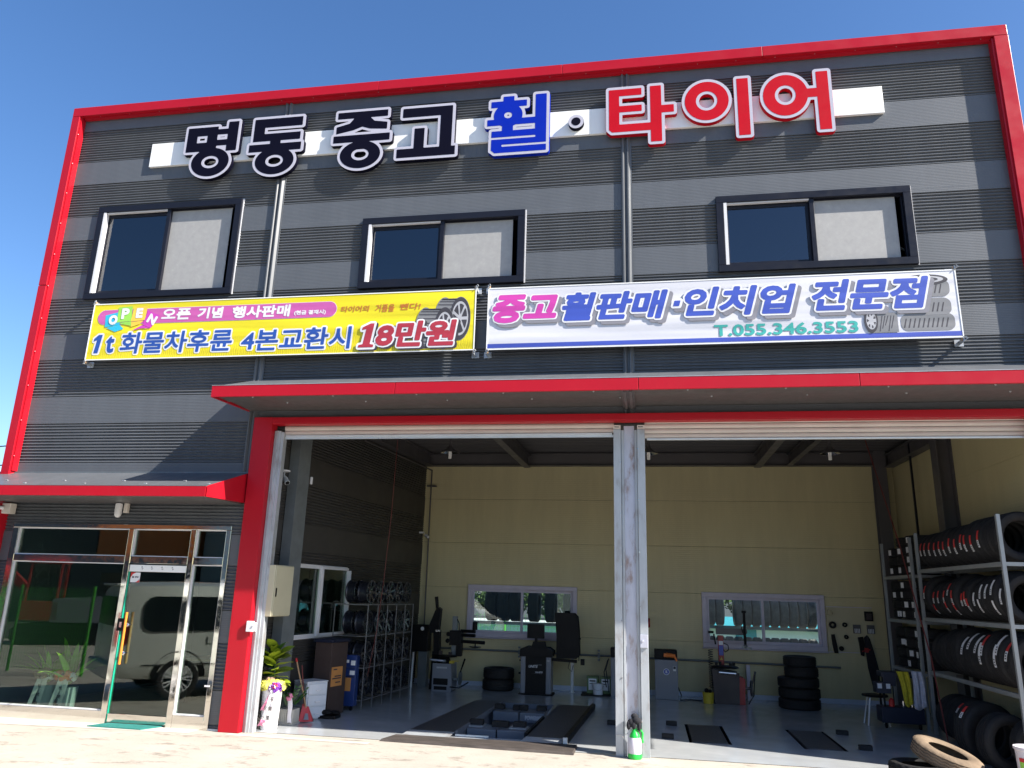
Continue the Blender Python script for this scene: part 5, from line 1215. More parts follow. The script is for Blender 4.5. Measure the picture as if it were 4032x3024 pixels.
print_text('CE', (-2.18, -2.12, .68, .715), [(.002, 'ink_lgrey')], WB_, 5.836, .005)
single('post', MB().box(-1.73, -1.665, 6.50, 6.56, .006, .72).box(-1.75, -1.64, 6.49, 6.57, .006, .02), 'galv', 'pale steel post standing on the floor right of the balancer hood', 'post', bevel=.004)
single('rod', MB().tube([(-1.75, 6.45, .66), (-1.78, 6.4, .52), (-1.70, 6.4, .45), (-1.67, 6.45, .58)], .008, 6), 'cable', 'looped black cable on the pale steel post', 'cable')
# oil cans and bucket
for x0, lb in ((-1.37, 'green and white oil can on the floor, left of the white bucket'), (-1.09, 'green and white oil can on the floor, right of the white bucket')):
    T = thing('oil_can', lb, 'can', (x0+.12, 6.5, 0), 'oil cans by the back wall'); M['can_green'] = M.get('can_green') or mat('olive_green_can', (.10, .16, .06), .5)
    P('body', lambda m: m.box(x0, x0+.245, 6.40, 6.62, .03, .375), 'can_green', T, bevel=.008); P('label_card', lambda m: m.box(x0+.04, x0+.21, 6.392, 6.3985, .10, .33), 'drawer', T)
    P('can_print', lambda m: (m.box(x0+.06, x0+.19, 6.388, 6.3915, .27, .30), m.box(x0+.06, x0+.15, 6.388, 6.3915, .22, .235)), 'print_dark', T)
T = thing('bucket', 'small white plastic bucket between the two oil cans', 'bucket', (-1.12, 6.28, 0))
P('pail', lambda m: m.lathe([(0, .03), (.10, .03), (.115, .235), (.12, .25), (.0, .262)], (-1.12, 6.28, 0), 'z', 24), 'drawer', T, smooth=True); P('handle', lambda m: m.tube([(-1.24, 6.27, .2), (-1.2, 6.16, .14), (-1.12, 6.13, .12), (-1.04, 6.16, .14), (-1.0, 6.27, .2)], .005, 6), 'galv', T)
single('tray', MB().box(-1.48, -.86, 6.15, 6.66, .007, .028), 'black', 'flat black tray under the oil cans and bucket', 'tray')
# lift control consoles
for cx, lb in ((-.60, 'grey lift control console half hidden left of the centre pillar'), (.33, 'grey lift control console with a round blue emblem, right of the pillar')):
    T = thing('lift_console', lb, 'control console', (cx, 6.35, 0), 'lift control consoles')
    P('body', lambda m: m.box(cx-.24, cx+.24, 6.15, 6.5, .006, .80), 'grey_machine', T, bevel=.012); P('head', lambda m: m.box(cx-.245, cx+.235, 6.2, 6.5, .80, 1.0), 'black', T, bevel=.015)
    if cx > 0:
        P('emblem', lambda m: m.lathe([(0, 6.146), (.065, 6.146), (.065, 6.149)], (.33, 0, .56), 'y', 28), 'paper', T)
        P('emblem_field', lambda m: m.lathe([(0, 6.144), (.054, 6.144)], (.33, 0, .56), 'y', 28), 'ink_band', T); print_text('K', (.31, .355, .53, .59), [(.006, 'ink_white')], T, 6.141, .005)
        P('notice', lambda m: m.box(.47, .53, 6.143, 6.149, .58, .68), 'paper', T); P('notice_print', lambda m: m.box(.475, .525, 6.140, 6.1425, .62, .675), 'print_dark', T)
single('impact_wrench', MB().tube([(.33, 6.12, .90), (.52, 6.12, .88)], [.045, .035], 12).bar((.5, 6.12, .90), (.55, 6.12, .78), .04, .04).box(.28, .36, 6.09, 6.15, .86, .93), 'orange_b', 'orange air tool lying on the console right of the pillar', 'air tool')
single('floor_cable', MB().tube([(.57, 6.3, .25), (.63, 6.2, .1), (.60, 6.1, .02), (.8, 6.3, .015), (1.05, 6.2, .015)], .012, 6), 'cable', 'black cable from the right console across the floor', 'cable')
single('hanging_cables', MB().tube([(-.9, 6.1, .75), (-.98, 6.1, .5), (-.93, 6.1, .2)], .012, 6).tube([(-.88, 6.1, .78), (-.94, 6.1, .55), (-.9, 6.1, .3), (-.88, 6.1, .1)], .012, 6), 'cable', 'black hoses hanging at the left console', 'cable')
# second tyre changer, red column
RC = thing('tyre_changer', 'tyre changer with a red and blue column and horizontal arm under the right window', 'tyre changer', (1.6, 6.1, 0))
P('body', lambda m: m.prism([(1.30, .02), (1.76, .02), (1.78, .60), (1.27, .66)], 5.9, 6.35), 'darkred_machine', RC, bevel=.015); P('side_panel', lambda m: m.prism([(1.77, .02), (1.88, .02), (1.90, .50), (1.79, .54)], 5.92, 6.3), 'red_machine', RC, bevel=.01)
P('turntable', lambda m: (m.lathe([(0, .69), (.26, .70), (.285, .715), (.25, .74), (0, .75)], (1.52, 5.98, 0), 'z', 28),), 'black', RC, smooth=True)
P('jaw', lambda m: [m.box(1.52+.2*math.cos(a)-.03, 1.52+.2*math.cos(a)+.03, 5.98+.2*math.sin(a)-.03, 5.98+.2*math.sin(a)+.03, .75, .81) for a in (.4, 2.0, 3.6, 5.2)], 'black', RC)
P('cylinder', lambda m: m.tube([(1.38, 5.84, .625), (1.72, 5.84, .61)], .030, 12), 'silver', RC, smooth=True)
P('column', lambda m: m.box(1.42, 1.53, 6.2, 6.33, .74, 1.33), 'red_machine', RC, bevel=.006); P('column_sticker', lambda m: m.box(1.43, 1.52, 6.19, 6.198, .93, 1.13), 'ink_band', RC); P('column_sticker', lambda m: m.box(1.43, 1.52, 6.19, 6.198, 1.14, 1.22), 'drawer', RC)
P('warning_triangle', lambda m: m.add([(1.445, 6.192, .84), (1.505, 6.192, .84), (1.475, 6.192, .90)], [(0, 1, 2)]), 'yellow', RC)
P('arm', lambda m: (m.prism([(1.40, 1.36), (1.96, 1.36), (2.02, 1.40), (2.02, 1.46), (1.5, 1.46), (1.42, 1.50), (1.40, 1.50)], 6.22, 6.32)), 'hbeam', RC, bevel=.01)
P('tower_shaft', lambda m: (m.tube([(1.975, 6.2, 1.13), (1.975, 6.2, 1.83)], .028, 12), m.tube([(1.975, 6.2, 1.80), (1.975, 6.2, 1.85)], .05, 10), m.tube([(1.93, 6.15, 1.40), (1.90, 6.1, 1.52)], .01, 6)), 'black', RC, smooth=True)
P('mount_head', lambda m: (m.bar((1.90, 6.2, 1.12), (2.10, 6.2, 1.09), .04, .04), m.ball((1.975, 6.2, 1.13), .045, 10)), 'galv_dark', RC)
P('gauge_hose', lambda m: m.tube([(1.53, 6.2, 1.18), (1.62, 6.2, 1.14), (1.63, 6.2, 1.05), (1.56, 6.2, 1.0), (1.52, 6.2, 1.05)], .012, 6), 'cable', RC)
P('air_gun', lambda m: (m.box(1.22, 1.33, 6.1, 6.15, 1.37, 1.42), m.bar((1.33, 6.12, 1.36), (1.36, 6.12, 1.15), .03, .04)), 'black', RC)
P('coiled_hose', lambda m: m.tube([(1.34+.045*math.cos(t*2*PI/14)-.1, 6.0+.045*math.sin(t*2*PI/14), 1.05-.0033*t) for t in range(230)], .008, 5), 'cable', RC)
P('bead_breaker', lambda m: (m.lathe([(0, -.02), (.15, -.01), (.16, .02), (0, .04)], (2.02, 5.95, .33), 'x', 20), m.tube([(1.85, 5.95, .33), (2.03, 5.95, .33)], .03, 10), m.tube([(2.05, 5.95, .42), (2.11, 5.9, .66)], [.015, .022], 8)), 'hbeam', RC, smooth=True)
single('wall_switch_post', MB().box(2.03, 2.11, 6.74, 6.80, .006, .72), 'lilac_pvc', 'pale lilac conduit post behind the right tyre changer', 'post', bevel=.005)
T = thing('bucket', 'yellow bucket with black tools on the floor left of the right tyre changer', 'bucket', (1.16, 5.95, 0))
P('pail', lambda m: m.lathe([(0, .006), (.10, .006), (.115, .2), (.12, .22), (.11, .215), (.09, .02)], (1.16, 5.95, 0), 'z', 24), 'yellow', T, smooth=True); P('tool', lambda m: (m.ball((1.13, 5.95, .25), .05, 8), m.ball((1.2, 5.95, .24), .04, 8)), 'black', T)
single('floor_hose', MB().tube([(2.1, 5.9, .6), (2.06, 5.9, .2), (1.95, 5.9, .03)], .012, 6), 'cable', 'black hose hanging from the bead breaker of the right tyre changer', 'hose')
single('hose_reel', MB().lathe([(0, -.03), (.10, -.03), (.10, .03), (0, .03)], (-.02, 6.7, 1.52), 'x', 20), 'red_machine', 'round red hose reel on the back wall just right of the pillar', 'hose reel')
# peg board with tools
PB = thing('peg_board', 'cream perforated tool board screwed to the back wall right of the window', 'tool board', (4.25, 6.97, 1.0))
M['peg'] = mat('cream_peg_board', (.48, .43, .27), .5, 0, .05); P('board', lambda m: m.box(3.80, 4.73, 6.965, 6.985, 1.04, 1.98), 'peg', PB, bevel=.003)
P('board_edge', lambda m: (m.box(3.79, 4.74, 6.955, 6.964, 1.97, 1.985), m.box(3.79, 4.74, 6.955, 6.964, 1.035, 1.05)), 'lilac_pvc', PB)
tl = 'tools hanging on the peg board'
def wallthing(name, f, m, label, cat): mb = MB(); f(mb); return single(name, mb, m, label, cat, tl)
wallthing('belt_coil', lambda m: m.lathe([(.03, -.03), (.075, -.03), (.075, .02), (.03, .02)], (3.90, 6.92, 1.60), 'y', 16, closed=True), 'black', 'large black belt coil at the left of the tool board', 'coil')
wallthing('belt_coil', lambda m: m.lathe([(.02, -.03), (.05, -.03), (.05, .02), (.02, .02)], (4.15, 6.92, 1.61), 'y', 14, closed=True), 'black', 'small black coil in the middle of the tool board', 'coil')
wallthing('belt_coil', lambda m: m.lathe([(.015, -.03), (.045, -.03), (.045, .02), (.015, .02)], (4.16, 6.92, 1.36), 'y', 14, closed=True), 'black', 'lower small black coil of the tool board', 'coil')
wallthing('tape_roll', lambda m: m.lathe([(.04, -.03), (.07, -.03), (.07, .02), (.04, .02)], (3.88, 6.92, 1.86), 'y', 16, closed=True), 'peg', 'cream tape roll at the top left of the tool board', 'tape')
wallthing('spirit_case', lambda m: m.prism([(3.86, 1.40), (3.93, 1.41), (3.97, 1.15), (3.98, 1.02), (3.90, 1.02), (3.87, 1.2)], 6.92, 6.96), 'black', 'long black tool hanging at the lower left of the tool board', 'tool')
wallthing('hand_grinder', lambda m: (m.prism([(4.40, 1.36), (4.50, 1.38), (4.52, 1.2), (4.49, .98), (4.43, 1.0), (4.42, 1.18)], 6.90, 6.96),), 'black', 'long black tool hanging at the lower right of the tool board', 'tool')
wallthing('sanding_disc', lambda m: m.lathe([(0, -.02), (.05, -.02), (.05, .01), (0, .01)], (4.05, 6.94, 1.12), 'y', 14), 'black', 'black disc hanging low on the tool board', 'disc')
T = thing('tool_tray', 'black square tray at the top right of the tool board', 'tray', (4.66, 6.93, 1.78), tl); P('tray_frame', lambda m: (m.box(4.57, 4.74, 6.90, 6.955, 1.70, 1.90)), 'black', T, bevel=.01); P('tray_inner', lambda m: m.box(4.60, 4.71, 6.895, 6.8995, 1.73, 1.86), 'darkred_machine', T)
for xx, lb in ((4.32, 'socket holder with pale card on the tool board'), (4.60, 'wider socket holder at the right of the tool board')):
    T = thing('socket_holder', lb, 'tool holder', (xx+.07, 6.93, 1.5), tl); P('frame', lambda m: m.box(xx, xx+.15, 6.91, 6.955, 1.44, 1.62), 'hbeam', T)
    P('socket', lambda m: [m.box(xx+.02+.03*k, xx+.035+.03*k, 6.90, 6.9095, 1.45, 1.54) for k in range(4)], 'drawer', T)
wallthing('apron', lambda m: m.add([(4.52, 6.93, 1.36), (4.58, 6.90, 1.42), (4.64, 6.93, 1.34), (4.70, 6.90, 1.05), (4.76, 6.88, .70), (4.73, 6.90, .36), (4.60, 6.88, .38), (4.54, 6.90, .75), (4.52, 6.90, 1.1)], [tuple(range(9))]) or m.prism([(4.56, 1.38), (4.62, 1.38), (4.72, 1.02), (4.77, .70), (4.74, .38), (4.60, .38), (4.54, .75)], 6.84, 6.90), 'black_cloth', 'long black apron hanging beside the tool board', 'apron')
wallthing('red_clamp', lambda m: (m.box(4.50, 4.58, 6.88, 6.93, 1.06, 1.15), m.bar((4.45, 6.9, 1.08), (4.62, 6.9, 1.12), .02, .02)), 'red_machine', 'small red clamp beside the apron', 'clamp')
# stool, tool cart, towels
ST = thing('stool', 'round topped stool with white legs left of the dark tool cart', 'stool', (3.95, 4.2, 0))
P('seat', lambda m: m.lathe([(0, .48), (.21, .48), (.22, .495), (.21, .515), (0, .52)], (3.93, 4.15, 0), 'z', 28), 'black', ST, smooth=True)
for dx, dy in ((-.15, -.13), (.14, -.12), (-.14, .14), (.14, .14)): P('leg', lambda m: m.tube([(3.93+dx*.7, 4.15+dy*.7, .48), (3.93+dx*1.25, 4.15+dy*1.25, .006)], .014, 8), 'white_pvc', ST)
CT = thing('tool_cart', 'dark navy tool cart with open top shelf in front of the narrow rack', 'tool cart', (4.3, 3.9, 0))
P('lower_tray', lambda m: (m.box(3.92, 4.62, 3.75, 4.10, .10, .36)), 'navy_dark', CT, bevel=.015); P('upper_tray', lambda m: (m.box(3.98, 4.66, 3.80, 4.10, .84, .93), m.box(4.0, 4.2, 3.78, 3.80, .70, .93)), 'navy_dark', CT, bevel=.01)
P('low_box', lambda m: m.box(3.86, 4.10, 3.72, 3.95, .58, .76), 'navy_dark', CT, bevel=.006)
for xx in (3.88, 4.02): P('label_card', lambda m: m.box(xx, xx+.07, 3.712, 3.719, .66, .74), 'drawer', CT)
for xx in (4.0, 4.60):
    for yy in (3.82, 4.06): P('leg', lambda m: m.box(xx-.015, xx+.015, yy-.015, yy+.015, .10, .84), 'black', CT)
for xx in (4.0, 4.55): P('caster', lambda m: m.lathe([(0, -.015), (.045, -.015), (.045, .015), (0, .015)], (xx, 3.85, .051), 'x', 14), 'black', CT)
P('bottle', lambda m: (m.tube([(4.12, 3.85, .36), (4.12, 3.85, .46), (4.12, 3.85, .50)], [.045, .045, .015], 12)), 'red_soft', CT)
for k in range(4): P('socket_bar', lambda m: m.tube([(4.3+.07*k, 3.82, .36), (4.3+.07*k, 3.82, .46)], .012, 8), 'chrome', CT)
def towel(x0, x1, xb0, xb1, zt, zb, y, matn, label):
    mb = MB(); n, k = 12, 10; vs = []; fs = []
    for j in range(n+1):
        t = j/n
        for i in range(k+1):
            u = i/k; x = (x0+(x1-x0)*u)*(1-t)+(xb0+(xb1-xb0)*u)*t; vs.append((x+.012*math.sin(5*t), y+.016*math.sin(u*11+t*2)+.008*math.sin(u*25), zt+(zb-zt)*t-.03*t*math.sin(u*5)))
    for j in range(n):
        for i in range(k): a = j*(k+1)+i; fs.append((a, a+1, a+k+2, a+k+1))
    mb.add(vs, fs); o = single('towel', mb, matn, label, 'towel', 'towels hung on the tool cart', smooth=True); s = o.modifiers.new('s', 'SOLIDIFY'); s.thickness = .008
towel(4.21, 4.40, 4.33, 4.45, .95, .40, 3.735, 'towel_y', 'yellow towel hanging from the tool cart'); towel(4.45, 4.62, 4.47, 4.68, .96, .36, 3.735, 'towel_w', 'pale grey towel hanging beside the yellow one')
single('air_hose', MB().tube([(4.35, 4.8, 5.25), (4.42, 3.6, 3.2), (4.44, 2.6, 1.3), (4.40, 2.1, .03), (4.2, 1.6, .02)], .011, 6), 'red_cable', 'thin dark red air hose slanting from the ceiling to the floor at the right', 'hose')
single('air_hose', MB().tube([(-4.90, 3.1, 5.2), (-4.93, 3.1, 3.5), (-4.98, 3.05, 2.2), (-5.0, 2.9, 1.3), (-5.05, 2.7, .5)], .006, 5), 'red_cable', 'thin dark red hose hanging in front of the wheel cage', 'hose')

# ---- scissor lift in its pit (left bay)
LF = thing('scissor_lift', 'blue-grey in-ground scissor lift with two dark runways and rubber blocks', 'vehicle lift', (-2.36, 2.5, 0))
P('pit_lining', lambda m: (m.box(-2.86, -1.86, .72, 4.5, -.36, -.34), m.box(-2.88, -2.861, .72, 4.5, -.36, .004), m.box(-1.859, -1.84, .72, 4.5, -.36, .004), m.box(-2.88, -1.84, .70, .719, -.36, .004), m.box(-2.88, -1.84, 4.501, 4.52, -.36, .004)), 'blue_grey', LF)
def runway(x0, x1, xa, xb):
    return P('runway', lambda m: m.add([(x0, .72, .010), (x1, .72, .010), (xb, 4.25, .010), (xa, 4.25, .010), (x0, .72, .055), (x1, .72, .055), (xb, 4.25, .055), (xa, 4.25, .055)], [(4, 5, 6, 7), (0, 1, 5, 4), (1, 2, 6, 5), (2, 3, 7, 6), (3, 0, 4, 7)]), 'plate', LF, bevel=.004)
runway(-3.60, -2.90, -3.36, -2.83); runway(-1.82, -1.28, -1.74, -1.12)
P('runway_edge', lambda m: m.bar((-1.23, .50, .05), (-1.08, 4.3, .05), .07, .09), 'black', LF, bevel=.005); P('runway_edge', lambda m: m.bar((-2.885, .75, .04), (-2.81, 4.2, .04), .03, .06), 'blue_grey', LF); P('runway_edge', lambda m: m.bar((-1.845, .8, .05), (-1.80, 2.5, .05), .04, .07), 'black', LF)
P('end_flap', lambda m: m.add([(-3.66, .38, .012), (-2.93, .34, .012), (-2.90, .715, .056), (-3.60, .715, .056)], [(0, 1, 2, 3)]), 'galv', LF); P('end_flap', lambda m: m.add([(-1.90, .36, .012), (-1.27, .34, .012), (-1.28, .715, .056), (-1.82, .715, .056)], [(0, 1, 2, 3)]), 'galv', LF)
P('bumper_end', lambda m: m.box(-1.25, -1.19, .44, .50, .012, .11), 'slat_al', LF); P('edge_bar', lambda m: m.box(-2.88, -2.38, .66, .70, .012, .035), 'slat_al', LF)
for (a, b, c, d, z0, z1) in ((-2.84, -2.38, 1.25, 1.72, -.14, .03), (-2.36, -1.89, 1.25, 1.72, -.14, .03), (-2.78, -2.32, 3.05, 3.55, -.12, .04), (-2.30, -1.86, 3.05, 3.55, -.12, .04)): P('lift_beam', lambda m: m.box(a, b, c, d, z0, z1), 'blue_grey', LF, bevel=.01)
P('cylinder', lambda m: (m.tube([(-2.6, 1.75, -.2), (-2.2, 3.0, -.22)], .04, 10), m.box(-2.7, -2.0, 2.2, 2.6, -.3, -.18), m.box(-2.75, -2.1, .85, 1.0, -.28, -.2)), 'blue_grey', LF)
print_text('POWERREX', (-2.20, -1.87, -.075, .0), [(.006, 'ink_lgrey')], LF, 3.045, .006)
for k, (bx, by, w_) in enumerate(((-2.76, 1.60, .22), (-2.36, 1.55, .26), (-2.06, 1.60, .20), (-2.72, 3.40, .18), (-2.40, 3.35, .13), (-2.26, 3.35, .13), (-1.95, 3.40, .18))):
    single('rubber_block', MB().box(bx-w_/2, bx+w_/2, by-.06, by+.08, .03+.01*(k > 2), .115+.01*(k > 2)), 'rubber', '%s rubber block on the %s beam of the left lift' % (['left', 'middle', 'right', 'leftmost', 'second', 'third', 'rightmost'][k], 'front' if k < 3 else 'rear'), 'rubber block', 'rubber blocks on the left lift', bevel=.008)
for a, b, c in ((-2.86, -2.62, 1.42), (-2.20, -1.93, 1.42)): P('slide_plate', lambda m: m.box(a, b, c, c+.3, .031, .04), 'galv', LF)
single('ramp_mat', MB().add([(-3.82, -.02, .004), (-1.04, -.14, .004), (-1.04, .42, .012), (-3.70, .37, .012), (-3.8, .0, .03), (-1.06, -.11, .03), (-1.05, .42, .038), (-3.70, .37, .038)], [(0, 3, 2, 1), (4, 5, 6, 7), (0, 1, 5, 4), (1, 2, 6, 5), (2, 3, 7, 6), (3, 0, 4, 7)]), 'mat_black', 'long scuffed black rubber ramp on the threshold of the left bay', 'ramp mat')
M['worn_yellow'] = mat('worn_yellow_edge', (.40, .29, .06), .8, 0, .5, 4)
# sunk lift plates and loose blocks in the right bay
for (a, b, c, d), lb in ((LID1, 'sunken black lift plate in the floor right of the pillar'), (LID2, 'sunken black lift plate in the floor nearer the big tyres')):
    T = thing('floor_lift_plate', lb, 'lift plate', ((a+b)/2, (c+d)/2, 0), 'sunken lift plates of the right bay')
    P('pit_lining', lambda m: (m.box(a, b, c, d, -.30, -.28), m.box(a-.02, a-.001, c, d, -.3, .003), m.box(b+.001, b+.02, c, d, -.3, .003), m.box(a-.02, b+.02, c-.02, c-.001, -.3, .003), m.box(a-.02, b+.02, d+.001, d+.02, -.3, .003)), 'black', T)
    P('plate', lambda m: m.box(a+.05, b-.05, c+.04, d-.03, -.05, .012), 'plate', T, bevel=.006)
for bx, by, lb in ((.33, 2.82, 'rubber block on the floor behind the pillar, the farther one'), (.24, 1.55, 'rubber block on the floor right of the pillar, nearer the shutter'), (3.05, 2.85, 'rubber block on the floor in front of the tool cart, the farther one'), (3.08, 1.55, 'rubber block on the floor right of the second plate'), (-.64, 2.55, 'rubber block on the floor left of the pillar')):
    single('rubber_block', MB().box(bx-.09, bx+.09, by-.05, by+.05, .0065, .075), 'rubber', lb, 'rubber block', 'loose rubber blocks on the floor', bevel=.008)
# green sprayer at the pillar
SP = thing('pressure_sprayer', 'green and white pump sprayer with black gloves hung on it at the pillar foot', 'sprayer', (-.225, -.09, 0))
px, py = -.225, -.09
P('tank', lambda m: m.lathe([(0, .06), (.085, .06), (.09, .10), (.085, .24), (.06, .275), (0, .28)], (px, py, 0), 'z', 24), 'bottle_white', SP, smooth=True); P('foot', lambda m: m.lathe([(0, .004), (.09, .004), (.095, .03), (.088, .065), (0, .065)], (px, py, 0), 'z', 24), 'green_plastic', SP, smooth=True)
P('collar', lambda m: (m.lathe([(0, .262), (.07, .262), (.062, .30), (.035, .34), (.03, .38), (0, .38)], (px, py, 0), 'z', 20), m.tube([(px, py, .36), (px-.01, py, .42)], .02, 10)), 'green_plastic', SP, smooth=True)
P('handle', lambda m: m.tube([(px, py, .35), (px+.08, py, .355), (px+.105, py, .32), (px+.10, py, .24), (px+.108, py, .20)], .013, 8), 'green_plastic', SP, smooth=True)
GLV = single('gloves', MB().ball((px-.04, py, .44), (.06, .05, .055), 12).ball((px+.03, py-.01, .47), (.065, .05, .05), 12).ball((px-.0, py+.02, .52), (.05, .04, .04), 10).ball((px+.06, py-.02, .40), (.03, .03, .06), 8).ball((px-.08, py-.02, .41), (.03, .03, .06), 8).ball((px-.01, py-.04, .41), (.03, .02, .05), 8), 'black_cloth', 'crumpled black gloves draped over the green sprayer', 'gloves', smooth=True)
single('wire', MB().tube([(-.48, -.02, .27), (-.38, -.06, .285), (-.31, -.1, .30)], .004, 5), 'galv', 'thin wire tied from the pillar edge to the sprayer', 'wire')
# white tub at the right edge
TB = thing('plastic_tub', 'white plastic tub with a printed green label at the lower right corner', 'bucket', (4.43, -.62, 0))
P('pail', lambda m: m.lathe([(0, .005), (.17, .005), (.19, .46), (.205, .47), (.205, .50), (.18, .50), (.165, .02)], (4.43, -.62, 0), 'z', 36), 'bottle_white', TB, smooth=True)
P('label_band', lambda m: m.lathe([(.180, .10), (.1895, .34)], (4.43, -.62, 0), 'z', 10, a0=PI*1.08, a1=PI*1.55), 'ink_green', TB, smooth=True)
P('label_band', lambda m: m.lathe([(.1885, .341), (.1925, .385)], (4.43, -.62, 0), 'z', 10, a0=PI*1.08, a1=PI*1.55), 'paper_red', TB, smooth=True)
# door mat
single('door_mat', MB().add([(-8.25, -.34, .005), (-7.36, -.35, .005), (-7.22, -.02, .005), (-8.12, .0, .005), (-8.25, -.34, .018), (-7.36, -.35, .018), (-7.22, -.02, .018), (-8.12, .0, .018)], [(4, 5, 6, 7), (0, 1, 5, 4), (1, 2, 6, 5), (2, 3, 7, 6), (3, 0, 4, 7)]), 'mat_green', 'teal green ribbed door mat lying at the glass door', 'door mat')
# ================================================================== behind the building
def outdoor_row(xs_, y, zc, R, W_, where, label_f, group, matn='rubber_grey'):
    for k, x in enumerate(xs_): tyre(R, W_, .2, (x, y, zc), label_f(k), group, (0, 0, PI/2), matn, 32)
R2 = rack('outdoor_rack', 'steel rack of tyres standing outside behind the right back window', 1.0, 4.1, 7.75, 8.35, (.55, 1.44), 2.35)
R2['group'] = 'outdoor racks behind the workshop'
xs_ = [1.22+.205*k for k in range(13)]
outdoor_row([x for i, x in enumerate(xs_) if i != 3], 8.05, 1.47+.33, .33, .19, 'top', lambda k: '%s tyre from the left of the upper outdoor row seen through the right window' % (['first']+ORD[1:])[k], 'upper outdoor tyre row behind the right window')
outdoor_row(xs_, 8.05, .58+.33, .33, .19, 'low', lambda k: '%s tyre from the left of the lower outdoor row seen through the right window' % (['first']+ORD[1:])[k], 'lower outdoor tyre row behind the right window')
R3 = rack('outdoor_rack', 'steel rack of big black tyres standing outside behind the left back window', -4.4, -1.5, 7.75, 8.35, (.42, 1.36), 2.3)
R3['group'] = 'outdoor racks behind the workshop'
for k, (x, W_) in enumerate(((-3.83, .28), (-3.53, .28), (-3.23, .28), (-2.78, .26), (-2.37, .26), (-1.92, .27))):
    tyre(.40, W_, .25, (x, 8.05, 1.80), '%s big black tyre from the left seen through the left back window' % (['first']+ORD[1:])[k], 'big outdoor tyres behind the left window', (0, 0, PI/2))
for k in range(5): tyre(.33, .24, .2, (-2.85+.26*k, 8.05, .78), '%s low tyre from the left under the big ones behind the left back window' % (['first']+ORD[1:])[k], 'low outdoor tyres behind the left window', (0, 0, PI/2))
def mesh_fence(x0, x1, y, top, label, group=None, lean=0, step=2.0, pitch=.1, along='x', cat='fence', y1=None):
    """welded wire fence from (x0,y) to (x1,y1)"""
    y1 = y if y1 is None else y1; a = Vector((x0, y, 0)); b = Vector((x1, y1, 0)); L = (b-a).length; d = (b-a)/L
    F = thing('wire_fence', label, cat, tuple((a+b)/2), group)
    n = int(L/step)
    for k in range(n+1): p = a+d*L*k/n; mb = MB(); mb.tube([p, p+Vector((0, 0, top+.06))], .035, 8); mb.build('post', 'green_paint', F)
    mb = MB(); q = 0
    while q < L: p = a+d*q; mb.bar(p+Vector((0, 0, .08)), p+Vector((0, 0, top)), .006, .006); q += pitch
    for z in np.arange(.1, top, .16): mb.bar(a+Vector((0, 0, z)), b+Vector((0, 0, z)), .006, .006)
    mb.build('wire_mesh', 'green_paint', F, kind='stuff'); return F
mesh_fence(-9, 0, 13.5, 1.45, 'green wire fence beyond the left back window', 'green wire fences', pitch=.12)
sheet('back_road', -120, 120, 41, 51, .006, 'white'); sheet('back_grass', -160, 160, 12.0, 41, .002, 'leaf_dark')
M['bank'] = mat('green_bank', (.10, .15, .03), .9, 0, .5, .8); M['foliage'] = mat('foliage', (.05, .09, .02), .8, 0, .5, 2)
def shrub(name, label, c, r, n, group, parent=None, cat='shrub', trunk=True):
    T = thing(name, label, cat, (c[0], c[1], 0), group); mb = MB()
    lobes = [(Vector((rr.uniform(-.6, .6)*r[0], rr.uniform(-.6, .6)*r[1], rr.uniform(-.3, .6)*r[2])), rr.uniform(.4, .7)) for _ in range(7)]
    for k in range(n):
        o, s = rr.choice(lobes); d = Vector((rr.gauss(0, 1), rr.gauss(0, 1), rr.gauss(0, 1))).normalized()*rr.uniform(.6, 1)**.5
        p = Vector(c)+o+Vector((d.x*r[0]*s, d.y*r[1]*s, d.z*r[2]*s)); t = Vector((rr.uniform(-1, 1), rr.uniform(-1, 1), rr.uniform(-1, 1))).normalized(); u = t.cross(d).normalized(); e = rr.uniform(.08, .2)*max(1, r[0]/2)
        mb.add([p-t*e, p+u*e*.6, p+t*e, p-u*e*.6], [(0, 1, 2, 3)])
    mb.build('crown', 'foliage', T)
    if trunk: mb = MB(); mb.tube([(c[0], c[1], 0), (c[0]+.1, c[1], c[2])], [.14, .07], 8); mb.build('trunk', 'wood', T)
    return T
for k in range(9): shrub('shrub', '%s bush from the left on the far bank behind the workshop' % (['first']+ORD[1:])[k], (-30+5.6*k, 55+rr.uniform(-1, 1), 1.3), (3.2, 1.8, 1.5), 900, 'bushes on the far bank')
# low blue-roofed pool sheds far behind the right window
PSH = thing('low_shed', 'low white and turquoise shed far behind the right back window', 'shed', (6, 22, 0))
P('wall', lambda m: m.box(2.0, 14, 22, 24, 0, .95), 'white', PSH); P('roof', lambda m: m.prism([(21.7, .95), (24.3, .95), (23, 1.35)], 1.8, 14.2, 'x'), 'turq', PSH)
P('door', lambda m: [m.box(a, a+.8, 21.96, 21.99, 0, .9) for a in (3.4, 7.0, 10.4)], 'turq', PSH, kind='stuff')
# ================================================================== in front of the building, behind and beside the camera
# silver van parked left of the picture, mirrored in the office glass
VAN = thing('parked_van', 'silver grey passenger van parked left of the view, seen mirrored in the office glass', 'van', (-9.3, -2.65, 0))
VS = 1.08; VA = -math.radians(47)
VT = Matrix.Translation((-8.76, -2.62, 0)) @ Matrix.Rotation(VA, 4, 'Z') @ Matrix.Scale(VS, 4) @ Matrix.Translation((0, -.86, 0))    # local x forward, rear axle at x=0, left side at +y
st = [(-1.05, .50, 1.00, 1.72), (-1.02, .40, .98, 1.84), (-.80, .36, 1.0, 1.92), (0, .34, 1.0, 1.95), (1.5, .34, 1.0, 1.95), (2.6, .34, 1.0, 1.90), (3.05, .34, 1.0, 1.62), (3.55, .34, .98, 1.18), (4.0, .36, .93, 1.02), (4.18, .45, .80, .80)]
mb = MB(VT); vs = []; fs = []; sec = None
